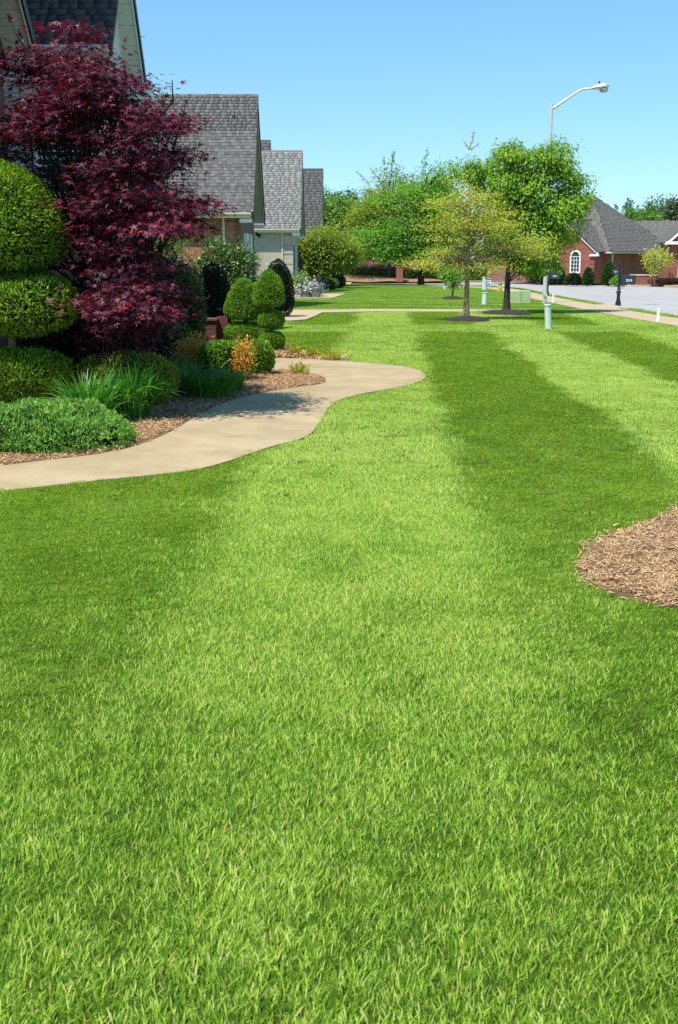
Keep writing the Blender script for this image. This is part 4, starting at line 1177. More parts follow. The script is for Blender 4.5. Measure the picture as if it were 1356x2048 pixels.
# --- low planter wall in front of it
pw = P(1262, 560, 84); pw2 = P(1318, 560, 84)
pl = thing('planter_wall', 'low red brick planter wall below the shaded front of the hipped house', 'wall', (pw.x, 84, 0))
q = MB(); q.box((0, 0, 0), (pw2.x - pw.x, .3, .62)); q.build('wall', M['brick_red'], pl)
q = MB(); q.box((-.04, -.04, .622), (pw2.x - pw.x + .04, .34, .70)); q.build('coping', M['cream'], pl)

# --- house half hidden behind the street trees
x0, x1 = P(925, 540, 108).x, P(1062, 540, 108).x
hh = thing('brick_house', 'red brick house with white windows half hidden behind the dense street tree', 'house', (x0, 108, 0))
q = MB(); q.box((0, 0, 0), (x1 - x0, 8, 2.9)); q.build('wall', M['brick_red'], hh)
roof_face(hh, [(-.5, -.5, 2.9), (x1 - x0 + .5, -.5, 2.9), (x1 - x0 - 3.2, 4, 5.6), (3.2, 4, 5.6)], 'roof', seed=12)
m = MB(); m.poly([(x1 - x0 + .5, -.5, 2.9), (x1 - x0 + .5, 8.5, 2.9), (x1 - x0 - 3.2, 4, 5.6)]); m.poly([(x1 - x0 + .5, 8.5, 2.9), (-.5, 8.5, 2.9), (3.2, 4, 5.6), (x1 - x0 - 3.2, 4, 5.6)]); m.poly([(-.5, 8.5, 2.9), (-.5, -.5, 2.9), (3.2, 4, 5.6)]); m.build('rear_roof', M['shingle_base'], hh)
gq = P(978, 480, 106).x - x0
q = MB(); q.prism([(gq - 1.6, -1.5, 0), (gq + 1.6, -1.5, 0), (gq + 1.6, -1.5, 2.7), (gq, -1.5, 4.6), (gq - 1.6, -1.5, 2.7)], (0, 1.6, 0)); q.build('gable_bay', M['cream'], hh)
for px in (968, 1045, 1057):
    xx = P(px, 540, 107).x - x0
    window(hh, T4((xx, -.03 if px > 1000 else -1.53, .9)), .7, 1.3, 2, 3, .12)
# --- house on the rise behind the bank, only its grey roof shows
fx = P(694, 455, 150)
fh = thing('far_house', 'distant house with a small grey roof and white gable among the trees', 'house', (fx.x, 150, 0))
q = MB(); q.box((-3, 0, 0), (4.5, 7, 4.0)); q.build('wall', M['brick_fence'], fh)
roof_face(fh, [(-3.5, -.5, 4.0), (3.2, -.5, 4.0), (1.2, 3.5, fx.z + .3), (-1.2, 3.5, fx.z + .3)], 'roof', exp=.3, tab=.6, seed=14)
q = MB(); q.prism([(1.6, -.9, 4.0), (5.2, -.9, 4.0), (3.4, -.9, 5.3)], (0, .12, 0)); q.build('gable', M['white'], fh)
q = MB(); q.prism([(1.9, -.92, 4.0), (4.9, -.92, 4.0), (3.4, -.92, 5.05)], (0, -.03, 0)); q.build('gable_face', M['brick_fence'], fh)
q = MB(); q.hexa([(3.4, -1, 5.2), (3.4, 6, 5.2), (5.4, 6, 3.9), (5.4, -1, 3.9), (3.4, -1, 5.3), (3.4, 6, 5.3), (5.4, 6, 4.0), (5.4, -1, 4.0)]); q.build('gable_roof', M['shingle_base'], fh)

# ------------------------------------------------------------------ the left bed: maple, topiaries, shrubs
def lobe(px, py, rx, rz, D, base, ry=None):
    p = P(px, py, D); s = D / FPX
    return (p.x - base.x, p.y - base.y, p.z - base.z, rx * s, (ry or rx) * s, rz * s)

b = P(228, 778, 13.7); b.z = 0      # maple trunk
D_ = 12.75
mp_l = [lobe(100, 330, 130, 190, D_ + 1.9, b, 70), lobe(258, 360, 88, 190, D_ + .2, b, 88), lobe(120, 135, 110, 80, D_ + .9, b, 80), lobe(115, 255, 90, 60, D_ + .5, b, 60), lobe(175, 380, 24, 70, D_ + .9, b), lobe(200, 180, 62, 60, D_, b), lobe(300, 300, 70, 100, D_ - .3, b), lobe(330, 425, 76, 50, D_ - .75, b),
        lobe(262, 560, 80, 70, D_, b), lobe(318, 560, 30, 40, D_ - .5, b), lobe(50, 500, 110, 100, D_ + 1.9, b, 70), lobe(232, 604, 52, 30, D_ - .4, b), lobe(280, 610, 70, 30, D_ - .5, b), lobe(150, 640, 90, 40, D_ + 1.5, b, 60), lobe(300, 650, 50, 30, D_ + .2, b), lobe(230, 660, 80, 40, D_ + .8, b), lobe(228, 470, 50, 90, D_ + .2, b, 60)]
make_tree('japanese_maple', 'dark red maple with star shaped leaves in front of the near house', 'tree', b, mp_l, 380, 80, .062, .062, M['maple'], M['bark_black'], 1.9, .05, spread=(.18, .18, .032), droop=.4,
          templ=(STAR, STAR_F), shell=.55, branch_from=.2, up=1.3, stems=3, single_leaves=300, branch_r=.010,
          leader=[((P(320, 235, D_) - b), (P(344, 160, D_ - .1) - b), 16), ((P(345, 300, D_) - b), (P(372, 205, D_ - .1) - b), 22), ((P(60, 110, D_) - b), (P(15, 25, D_) - b), 20), ((P(110, 90, D_) - b), (P(150, 50, D_) - b), 26), ((P(350, 440, D_ - .4) - b), (P(436, 462, D_ - .5) - b), 24), ((P(350, 410, D_ - .4) - b), (P(418, 400, D_ - .5) - b), 24)])

def topiary(label, base, tiers, n, L, W, mat, trunk_r=.05, group=None, core='core_green', name='topiary'):
    t = thing(name, label, 'topiary', base, 0, group)
    h = max(max(z for _, z in pr) for pr, _ in tiers)
    tb = MB(); tb.tube([(0, 0, -.02), (.02, .01, h * .4), (0, 0, h * .85)], [trunk_r, trunk_r * .8, trunk_r * .4], 8); tb.build('trunk', M['bark'], t, True)
    for i, (pr, kw) in enumerate(tiers):
        kw = dict(kw); off = kw.pop('off', (0, 0)); nn = int(n * kw.pop('n', 1))
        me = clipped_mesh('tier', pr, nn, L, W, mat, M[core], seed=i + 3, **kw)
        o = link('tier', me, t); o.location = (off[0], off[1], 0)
    return t

b = P(28, 806, 13.2); b.z = 0; s = b.y / FPX
def pz(py, D): return P(678, py, D).z
dome = [(.0, pz(536, b.y)), (.40, pz(537, b.y)), (.595, pz(520, b.y)), (.675, pz(485, b.y)), (.66, pz(445, b.y)), (.555, pz(395, b.y)), (.42, pz(358, b.y)), (.22, pz(335, b.y)), (0, pz(322, b.y))]
topiary('large three tiered clipped yew with a domed top at the left edge of the bed', b,
        [(ball_prof(.685, pz(697, b.y) - .12, .10, 2.6), dict(lump=.05, freq=3.5)), (ball_prof(.755, pz(550, b.y) - pz(672, b.y), pz(672, b.y), 2.6), dict(lump=.06, freq=3.5)), (dome, dict(lump=.03, freq=3.5, n=1.3))],
        15000, .05, .016, M['yew'])

# juniper mound, spreading
b = G(70, 884)
jp = [(0, .0), (.6, -.0), (.86, .02), (.90, .08), (.85, .16), (.70, .25), (.48, .32), (.25, .36), (0, .38)]
shrub('juniper', 'low spreading grey green juniper mound at the edge of the path', 'shrub', (b.x, b.y, 0), jp, 30000, .042, .013, M['juniper'], lump=.07, freq=5, out=.8, up=.25, rnd=.9, asp=(1.0, .95), depth=.1, seed=21, shrink=.88)

# daylily clumps of strap leaves, each leaf its own piece
def strap_mesh(name, mat, ln=1.0, w=.024, arch=1.0, seg=6):
    V, F = [], []
    for j in range(seg + 1):
        u = j / seg; x = ln * (.16 * u + .62 * u * u * arch); z = ln * (1.02 * u - .62 * u * u * arch * u); k = w * (1 - u ** 2.5) * (.7 + .6 * u * (1 - u)) + .001
        V += [(x, -k, z + .3 * k), (x, 0, z), (x, k, z + .3 * k)]
    for j in range(seg):
        for q in (0, 1): F.append((3 * j + q, 3 * j + q + 1, 3 * j + q + 4, 3 * j + q + 3))
    me = bpy.data.meshes.new(name); me.from_pydata(V, [], F); me.materials.append(mat); me.polygons.foreach_set('use_smooth', np.ones(len(F), bool)); me.update(); return me
straps = [strap_mesh('leaf', M['daylily'], .58, .0115, a) for a in (.3, .45, .62, .85)]
def daylily(label, b, n, rad, size, group):
    t = thing('daylily', label, 'plant', (b.x, b.y, 0), 0, group)
    for i in range(n):
        a = rng.uniform(0, 6.283); q = rad * math.sqrt(rng.random()); 
        link('leaf', straps[rng.integers(4)], t, loc=(q * math.cos(a), q * math.sin(a), 0), rot=(rng.normal() * .15, rng.normal() * .12, a + rng.normal() * .5), scale=(size * rng.uniform(.7, 1.2),) * 2 + (size * rng.uniform(.8, 1.15),))
    return t
daylily('arching green daylily clump nearest to the juniper mound', G(180, 850), 299, .2, 1.0, 'daylily clumps beside the path')
daylily('arching green daylily clump leaning over the mulch at the path bend', G(262, 838), 299, .19, 1.12, 'daylily clumps beside the path')
def strap_mass(name, label, b, n, rad, size, group=None):
    V, F, T = [], [], []
    tm = straps[2]; co = np.array([v.co[:] for v in tm.vertices]); fc = np.array([p.vertices[:] for p in tm.polygons])
    for i in range(n):
        a = rng.uniform(0, 6.283); q = rad * math.sqrt(rng.random()); r = np.array(Euler((rng.normal() * .15, rng.normal() * .12, a + rng.normal() * .5)).to_matrix())
        V.append((co * size * rng.uniform(.7, 1.2)) @ r.T + [q * math.cos(a), q * math.sin(a), 0]); F.append(fc + i * len(co)); T += [rng.random()] * len(fc)
    o = link(name, np_mesh(name, np.concatenate(V), np.concatenate(F), (M['daylily_mass'],), T, True)); o.location = (b.x, b.y, 0)
    return tag(o, label, 'plant', group)
g_ = 'daylily clumps in the shade behind the bend'
strap_mass('daylily', 'shaded daylily clump left of the boxwood row', G(352, 788), 420, .34, .8, g_)
strap_mass('daylily', 'deeply shaded daylily clump under the maple, furthest left of its row', G(318, 772), 380, .34, .9, g_)
strap_mass('daylily', 'half sunlit daylily clump in front of the boxwood row', G(418, 794), 420, .28, .70, g_)
strap_mass('daylily', 'sunlit daylily clump nearest to the orange nandina', G(462, 783), 260, .14, .62, g_)

b = G(240, 818); shrub('spreading_shrub', 'low shrub with yellow tipped leaves behind the daylily clumps', 'shrub', (b.x, b.y + .35, 0), ball_prof(.60, .60, 0, 2.4), 7000, .045, .02, M['goldbush'], lump=.09, freq=4, up=.7, seed=31, asp=(1, .7))
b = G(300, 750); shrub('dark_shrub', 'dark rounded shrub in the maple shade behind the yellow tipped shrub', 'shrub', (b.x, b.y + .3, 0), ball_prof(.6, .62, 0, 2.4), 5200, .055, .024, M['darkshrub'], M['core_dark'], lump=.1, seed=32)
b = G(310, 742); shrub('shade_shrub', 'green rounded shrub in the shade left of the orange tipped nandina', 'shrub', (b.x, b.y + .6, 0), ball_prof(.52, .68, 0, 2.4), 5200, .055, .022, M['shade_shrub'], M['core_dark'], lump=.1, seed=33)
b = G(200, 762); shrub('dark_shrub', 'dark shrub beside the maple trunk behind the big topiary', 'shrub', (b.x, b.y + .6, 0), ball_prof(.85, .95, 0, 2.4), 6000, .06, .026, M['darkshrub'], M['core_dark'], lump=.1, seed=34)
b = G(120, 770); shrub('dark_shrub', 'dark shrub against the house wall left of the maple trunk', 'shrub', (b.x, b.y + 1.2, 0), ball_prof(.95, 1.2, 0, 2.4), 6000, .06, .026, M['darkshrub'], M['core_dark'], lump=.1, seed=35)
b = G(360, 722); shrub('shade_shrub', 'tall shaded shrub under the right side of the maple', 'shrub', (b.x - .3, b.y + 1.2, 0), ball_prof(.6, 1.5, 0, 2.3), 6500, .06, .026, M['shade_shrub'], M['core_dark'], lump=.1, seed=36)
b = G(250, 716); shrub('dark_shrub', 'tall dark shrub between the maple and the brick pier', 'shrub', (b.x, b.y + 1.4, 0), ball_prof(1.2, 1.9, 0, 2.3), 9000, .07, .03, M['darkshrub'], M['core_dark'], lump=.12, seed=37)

# boxwood row, nandinas
def loose_bush(name, label, b, lobes, clumps, per, L, W, mat, bark=None, th=.25, tr=.012, group=None, spread=(.06, .06, .06), **k):
    return make_tree(name, label, 'shrub', b, lobes, clumps, per, L, W, mat, bark or M['bark'], th, tr, group, spread, stems=4, branch_from=.2, seg=5, branch_r=.006, **k)
b = P(446, 764, 16.3); b.z = 0; shrub('boxwood', 'bright green clipped boxwood hedge between two orange nandinas', 'hedge', (b.x, b.y + .1, 0), ball_prof(.34, .52, 0, 3.2), 7000, .036, .022, M['boxwood'], lump=.05, freq=5, seed=41, asp=(1, .65), out=.5, rnd=1)
b = G(515, 752); shrub('boxwood', 'round clipped boxwood ball at the end of the clipped row', 'shrub', (b.x, b.y + .2, 0), ball_prof(.225, .50, 0, 2.3), 4200, .033, .021, M['boxwood'], lump=.05, freq=4, seed=42, rnd=1)
b = P(388, 745, 16.7); b.z = 0
loose_bush('nandina', 'orange tipped nandina at the shaded end of the boxwood row', b, [(0, 0, .45, .22, .18, .13), (-.05, 0, .33, .2, .18, .15)], 60, 26, .05, .02, M['nandina'], spread=(.06, .06, .06))
b = G(486, 762)
loose_bush('nandina', 'orange nandina between the boxwood hedge and the boxwood ball', b, [(0, 0, .25, .11, .11, .2), (.03, 0, .42, .07, .07, .1)], 56, 22, .045, .019, M['nandina'], spread=(.05, .05, .06))

# twin tiered topiaries by the door
b = G(491, 697)
cone = [(0, .54), (.25, .55), (.34, .61), (.345, .72), (.325, .88), (.285, 1.02), (.215, 1.15), (.12, 1.25), (0, 1.30)]
topiary('two tiered clipped yew with a pointed top in front of its twin', b, [(ball_prof(.41, .44, .03, 2.7), dict(lump=.04)), (cone, dict(lump=.05, n=1.1)), (ball_prof(.13, .34, .56, 2.3), dict(off=(-.24, -.1), n=.3))], 11000, .032, .012, M['yew2'], group='tiered topiaries by the door')
b = G(541, 706) + Vector((0, .45, 0))
cone2 = [(0, .80), (.18, .81), (.27, .86), (.285, .92), (.27, 1.08), (.225, 1.22), (.155, 1.34), (.08, 1.42), (0, 1.46)]
topiary('three tiered clipped yew with a pointed top partly behind its twin', b, [(ball_prof(.23, .33, .02, 2.6), dict(lump=.04)), (ball_prof(.225, .32, .41, 2.6), dict(lump=.04)), (cone2, dict(lump=.05, n=1.1, off=(-.04, 0)))], 8000, .032, .012, M['yew2'], group='tiered topiaries by the door')
b = G(556, 636) + Vector((0, .2, 0))
eg = [(0, .06), (.28, .07), (.40, .2), (.455, .45), (.46, .75), (.41, 1.05), (.32, 1.32), (.2, 1.52), (.08, 1.62), (0, 1.64)]
shrub('clipped_cone_shrub', 'dark nearly black egg shaped clipped shrub beside the cross walk', 'shrub', b, eg, 9000, .05, .02, M['conedark'], M['core_dark'], lump=.03, seed=51)

# glossy broadleaf shrub by the first house, with dark companion in the shade and an orange one at the corner
b = P(448, 640, 31.6); b.z = 0
hl = [lobe(445, 560, 58, 78, b.y, b), lobe(425, 520, 28, 40, b.y, b), lobe(480, 540, 28, 40, b.y, b), lobe(412, 600, 24, 34, b.y, b)]
make_tree('broadleaf_shrub', 'large glossy leaved evergreen shrub in front of the brown brick wall', 'shrub', b, hl, 130, 40, .10, .05, M['holly'], M['bark_dark'], 1.3, .04, spread=(.12, .12, .12), droop=.0, stems=3, branch_from=.2, up=.5)
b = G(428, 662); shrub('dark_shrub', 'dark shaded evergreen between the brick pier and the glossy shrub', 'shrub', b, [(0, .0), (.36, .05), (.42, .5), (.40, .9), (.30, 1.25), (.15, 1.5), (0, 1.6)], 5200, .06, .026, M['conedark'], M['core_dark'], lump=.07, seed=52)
b = G(505, 606); 
loose_bush('orange_shrub', 'rusty orange shrub at the right corner of the brown brick house', b, [lobe(500, 520, 20, 24, b.y, b), lobe(512, 545, 16, 22, b.y, b), lobe(488, 510, 14, 16, b.y, b)], 70, 22, .07, .03, M['nandina'], th=.9, tr=.02, spread=(.09, .09, .09))
b = G(372, 640) 
loose_bush('light_green_shrub', 'fresh green shrub glimpsed through the lower right of the maple', b, [lobe(345, 510, 20, 60, b.y, b), lobe(352, 470, 20, 30, b.y, b), lobe(385, 640, 20, 26, b.y, b)], 60, 24, .09, .045, M['lightleaf'], th=1.4, tr=.03, spread=(.12, .12, .12))

# chartreuse tufts along the path
for (px, py, w, lab) in ((598, 749, 15, 'chartreuse tuft alone on the tip of the mulch bed'), (664, 721, 15, 'yellow green tuft at the outer end of the bark strip'), (625, 714, 9, 'small yellow green tuft in the middle of the bark strip'), (590, 709, 14, 'yellow green tuft nearest the tiered topiary')):
    b = G(px, py); s = b.y / FPX; r_ = w * s
    loose_bush('foliage_tuft', lab, b, [(0, 0, r_ * .55, r_, r_, r_ * .5)], 26, 14, .06, .014, M['chart'], th=.06, tr=.005, group='yellow green tufts along the path', spread=(.03, .03, .025), droop=-.5, up=.3)

# brick pier and iron fence
b = G(420, 692)
pr = thing('brick_pier', 'dark red brick pier in the shade beside the tiered topiary', 'pier', b)
q = MB(); q.box((-.20, -.2, 0), (.14, .2, .48)); q.build('shaft', M['brick_pier'], pr)
q = MB(); q.box((-.23, -.23, .482), (.17, .23, .53)); q.build('cap', M['brick_pier'], pr, bevel=.006)
q = MB(); q.box((.14, .02, 0), (.34, .2, .56)); q.build('step', M['brick_pier'], pr)
fr = thing('iron_fence', 'low black iron fence running left from the brick pier', 'fence', (b.x - .22, b.y + .05, 0))
for z in (.12, .62):
    q = MB(); q.box((-1.5, -.012, z), (0, .012, z + .03)); q.build('rail', M['black_metal'], fr)
for k in range(12):
    q = MB(); q.box((-.06 - k * .125, -.008, .03), (-.044 - k * .125, .008, .70)); q.build('picket', M['black_metal'], fr)

# second house's planting
b = G(625, 596)
loose_bush('white_flowering_bush', 'low bush of white blossom with fresh green top at the grey house corner', b, [lobe(602, 572, 15, 13, b.y, b), lobe(618, 578, 10, 10, b.y, b)], 60, 16, .12, .09, M['whiteflower'], spread=(.12, .12, .1))
loose_bush('green_bush', 'fresh green leafy bush rising out of the white blossom', b + Vector((-.2, .1, 0)), [lobe(607, 560, 13, 11, b.y, b)], 34, 16, .13, .07, M['lightleaf'], spread=(.12, .12, .1))
loose_bush('blue_grey_bush', 'blue grey feathery bush right of the white blossom', b + Vector((.25, 0, 0)), [lobe(627, 576, 11, 11, b.y, b)], 44, 9, .15, .03, M['bluegrass'], spread=(.12, .12, .12))
loose_bush('dry_grass_clump', 'tan dry grass clump in front of the blue grey bush', G(622, 593), [(0, 0, .28, .34, .25, .26)], 40, 18, .2, .018, M['tangrass'], spread=(.08, .08, .08), droop=-.6)
loose_bush('dry_grass_clump', 'small straw coloured tuft at the left end of the second walk', G(600, 592), [(0, 0, .2, .34, .25, .2)], 40, 18, .2, .018, M['tangrass'], spread=(.08, .08, .08), droop=-.6)
b = G(652, 579); shrub('evergreen_shrub', 'rounded olive shrub behind the blue grey bush', 'shrub', b, ball_prof(.72, .62, 0, 2.3), 3600, .10, .04, M['hedge'], lump=.06, seed=61)
b = G(668, 577); shrub('evergreen_shrub', 'rounded dark shrub with a shadowed right side below the multi stemmed tree', 'shrub', b + Vector((.05, .7, 0)), ball_prof(.62, .85, 0, 2.3), 3600, .10, .04, M['shade_shrub'], lump=.06, seed=62)
b = G(655, 570); loose_bush('leafy_shrub', 'yellow green loose shrub at the foot of the multi stemmed tree', b, [lobe(655, 552, 22, 12, b.y, b)], 50, 18, .16, .08, M['goldbush'], spread=(.2, .2, .14))

b = G(637, 577)
ml = [lobe(650, 500, 42, 45, b.y, b), lobe(632, 480, 32, 34, b.y, b), lobe(678, 500, 40, 36, b.y, b), lobe(698, 506, 22, 14, b.y, b), lobe(648, 535, 24, 18, b.y, b), lobe(622, 520, 16, 30, b.y, b)]
make_tree('multi_stemmed_tree', 'yellow green tree with several pale stems beside the grey house', 'tree', b, ml, 210, 46, .17, .10, M['yellgreen'], M['bark_grey'], 2.2, .06, spread=(.28, .28, .22), stems=5, branch_from=.35)

# ------------------------------------------------------------------ street trees
b = G(932, 640)
tl = [lobe(945, 445, 72, 48, b.y, b, 55), lobe(868, 518, 54, 24, b.y, b, 45), lobe(1030, 490, 62, 32, b.y, b, 50), lobe(935, 385, 42, 30, b.y, b, 36), lobe(940, 325, 17, 34, b.y, b, 17), lobe(960, 535, 70, 26, b.y, b, 55), lobe(1068, 500, 36, 16, b.y, b, 36), lobe(900, 460, 56, 34, b.y, b, 50), lobe(850, 530, 30, 14, b.y, b, 26), lobe(885, 405, 34, 20, b.y, b, 30), lobe(1000, 445, 46, 26, b.y, b, 46), lobe(960, 400, 36, 22, b.y, b, 34)]
make_tree('street_tree', 'slender young tree with sparse yellow olive leaves in front of the dense tree', 'tree', b, tl, 330, 42, .064, .034, M['yelltree'], M['bark'], 3.6, .085, spread=(.22, .22, .045), droop=.05, shell=.8, branch_from=.42, up=1.2, branch_r=.010,
          leader=[((P(938, 300, b.y) - b), (P(948, 262, b.y) - b), 40), ((P(940, 300, b.y) - b), (P(928, 282, b.y) - b), 18), ((P(942, 300, b.y) - b), (P(958, 288, b.y) - b), 14), ((P(1060, 500, b.y) - b), (P(1118, 512, b.y) - b), 50), ((P(1060, 480, b.y) - b), (P(1116, 478, b.y) - b), 50)])
b = G(1013, 627)
tl = [lobe(1080, 385, 74, 72, b.y, b, 60), lobe(1000, 365, 60, 56, b.y, b, 55), lobe(1128, 440, 44, 52, b.y, b, 50), lobe(1050, 470, 62, 56, b.y, b, 60), lobe(1022, 315, 38, 24, b.y, b, 36), lobe(1112, 312, 34, 26, b.y, b, 34), lobe(1155, 395, 30, 36, b.y, b, 32), lobe(945, 335, 40, 26, b.y, b, 36), lobe(985, 470, 50, 50, b.y, b, 50), lobe(1140, 345, 26, 24, b.y, b, 28), lobe(1065, 305, 28, 16, b.y, b, 26), lobe(1080, 520, 50, 26, b.y, b, 46)]
make_tree('street_tree', 'dense rounded street tree with drooping rich green leaves and dark trunk', 'tree', b, tl, 330, 95, .115, .055, M['greentree'], M['bark_dark'], 2.9, .115, spread=(.15, .15, .11), droop=.85, shell=.5, branch_from=.32, up=.8, stems=1, branch_r=.014)
b = G(905, 597)
make_tree('sapling', 'small leafy sapling on a dark mulch ring left of the slender tree', 'tree', b, [lobe(905, 556, 20, 16, b.y, b), lobe(890, 548, 14, 10, b.y, b), lobe(922, 552, 14, 11, b.y, b)], 60, 26, .10, .06, M['pinoak'], M['bark_dark'], .9, .045, spread=(.12, .12, .09), branch_from=.5)
b = G(842, 569)
tl = [lobe(822, 430, 72, 60, b.y, b, 55), lobe(770, 492, 66, 30, b.y, b, 50), lobe(860, 380, 40, 50, b.y, b, 36), lobe(800, 508, 56, 13, b.y, b, 45), lobe(735, 480, 36, 24, b.y, b, 34), lobe(880, 440, 46, 50, b.y, b, 40), lobe(880, 350, 22, 24, b.y, b, 22), lobe(870, 510, 50, 28, b.y, b, 40)]
make_tree('oak_tree', 'bright green layered oak left of the slender yellow tree', 'tree', b, tl, 300, 58, .20, .11, M['pinoak'], M['bark_dark'], 6.2, .2, spread=(.5, .5, .18), droop=.15, branch_from=.3, branch_r=.03,
          leader=[((P(845, 350, b.y) - b), (P(855, 297, b.y) - b), 60)])
b = G(790, 560); b = Vector((P(778, 520, 97).x, 97, 0))
tl = [lobe(765, 430, 55, 48, b.y, b, 45), lobe(783, 375, 34, 44, b.y, b, 30), lobe(720, 484, 40, 22, b.y, b, 34), lobe(705, 500, 26, 8, b.y, b, 26), lobe(740, 450, 46, 40, b.y, b, 40)]
make_tree('leader_tree', 'mid green tree with thin spiky leading shoots against the sky', 'tree', b, tl, 210, 50, .2, .11, M['yellgreen'], M['bark_dark'], 5.6, .18, spread=(.5, .5, .3), branch_from=.3, branch_r=.03,
          leader=[((P(783, 340, b.y) - b), (P(788, 303, b.y) - b), 70), ((P(770, 350, b.y) - b), (P(768, 318, b.y) - b), 36), ((P(740, 370, b.y) - b), (P(714, 343, b.y) - b), 30), ((P(760, 360, b.y) - b), (P(742, 338, b.y) - b), 24), ((P(785, 345, b.y) - b), (P(808, 336, b.y) - b), 36)])

def far_tree(label, px, py_top, rx, D, mat, lobes=None, n=130, per=58, leaf=.46, group='trees rising behind the houses', name='background_tree', base_z=0, **k):
    c = P(px, py_top, D); b = Vector((c.x, D, base_z)); s = D / FPX; H = c.z - base_z
    r = rx * s; rg = np.random.default_rng(int(px + py_top))
    ls = [(rg.uniform(-.45, .45) * r, rg.uniform(-.3, .3) * r, H * (.66 + .1 * i) * .93 - .05 * H, r * (.75 - .1 * i), r * (.75 - .1 * i), H * .20) for i in range(3)] + [(0, 0, H * .42, r * .9, r * .9, H * .3)]
    return make_tree(name, label, 'tree', b, ls, n, per, leaf, leaf * .6, mat, M['bark_dark'], H * .75, .012 * H + .1, group, (r * .16, r * .16, r * .11), branch_from=.3, seg=6, twig=False, **k)
far_tree('pale green rounded tree right of the dark roof of the left row', 672, 382, 60, 125, M['bgtree'])
far_tree('dark wooded crown on the skyline above the pale green tree', 655, 374, 34, 190, M['bgdark'])
far_tree('dark green skyline tree left of the spiky tree', 705, 370, 50, 185, M['bgdark'])
far_tree('dark green skyline tree directly behind the spiky tree', 745, 360, 46, 180, M['bgdark'])
far_tree('dark green tree filling the skyline between the spiky tree and the oak', 815, 345, 56, 150, M['bgdark'])
far_tree('dark green tree filling the skyline behind the oak', 885, 325, 50, 135, M['pinoak'])
far_tree('tall round skyline tree right of the hipped roof peak', 1312, 382, 50, 190, M['bgdark'])
far_tree('bluish green skyline tree at the right edge of the view', 1352, 388, 40, 180, M['bggrey'])
far_tree('bright yellow green tree low behind the hipped roof', 1285, 408, 46, 165, M['bgtree'])
far_tree('thin skyline tree just right of the hipped roof peak', 1248, 394, 20, 175, M['bggrey'], n=50)
far_tree('dark tree seen under the dense street tree behind the hidden house', 1000, 440, 70, 135, M['bgdark'])
far_tree('dark tree behind the slender yellow tree, left of the hidden house', 925, 440, 50, 128, M['bgdark'])
# the wooded rise closing the view
nW = 900
wx = rng.uniform(-60, 150, nW); wy = rng.uniform(200, 260, nW); wz = rng.uniform(.5, 1.0, nW) * (9.5 + 2.0 * np.sin(wx * .11) + 1.4 * np.sin(wx * .31 + 1)) * np.where(wx > 40, .8, 1)
cc = np.repeat(np.stack([wx, wy, wz], 1), 26, 0); nn = len(cc)
pp = cc + rng.normal(size=(nn, 3)) * [2.2, 1.5, 1.6]; pp[:, 2] *= rng.choice([1, 1, .6, .35], nn); pp[:, 2] = np.maximum(pp[:, 2], .2)
v, f = leaf_arrays(pp, rdir(nn), rdir(nn) + [0, -.3, .8], rng.uniform(.9, 1.7, nn), rng.uniform(.6, 1.1, nn))
o = link('wooded_hill', np_mesh('wooded_hill', v, f, (M['bgdark'],), np.clip(.5 + np.repeat(rng.normal(size=nW) * .15, 26) + .15 * rng.normal(size=nn), 0, 1))); o['kind'] = 'stuff'; tag(o, 'dark green wood closing the view behind the houses', 'wood')

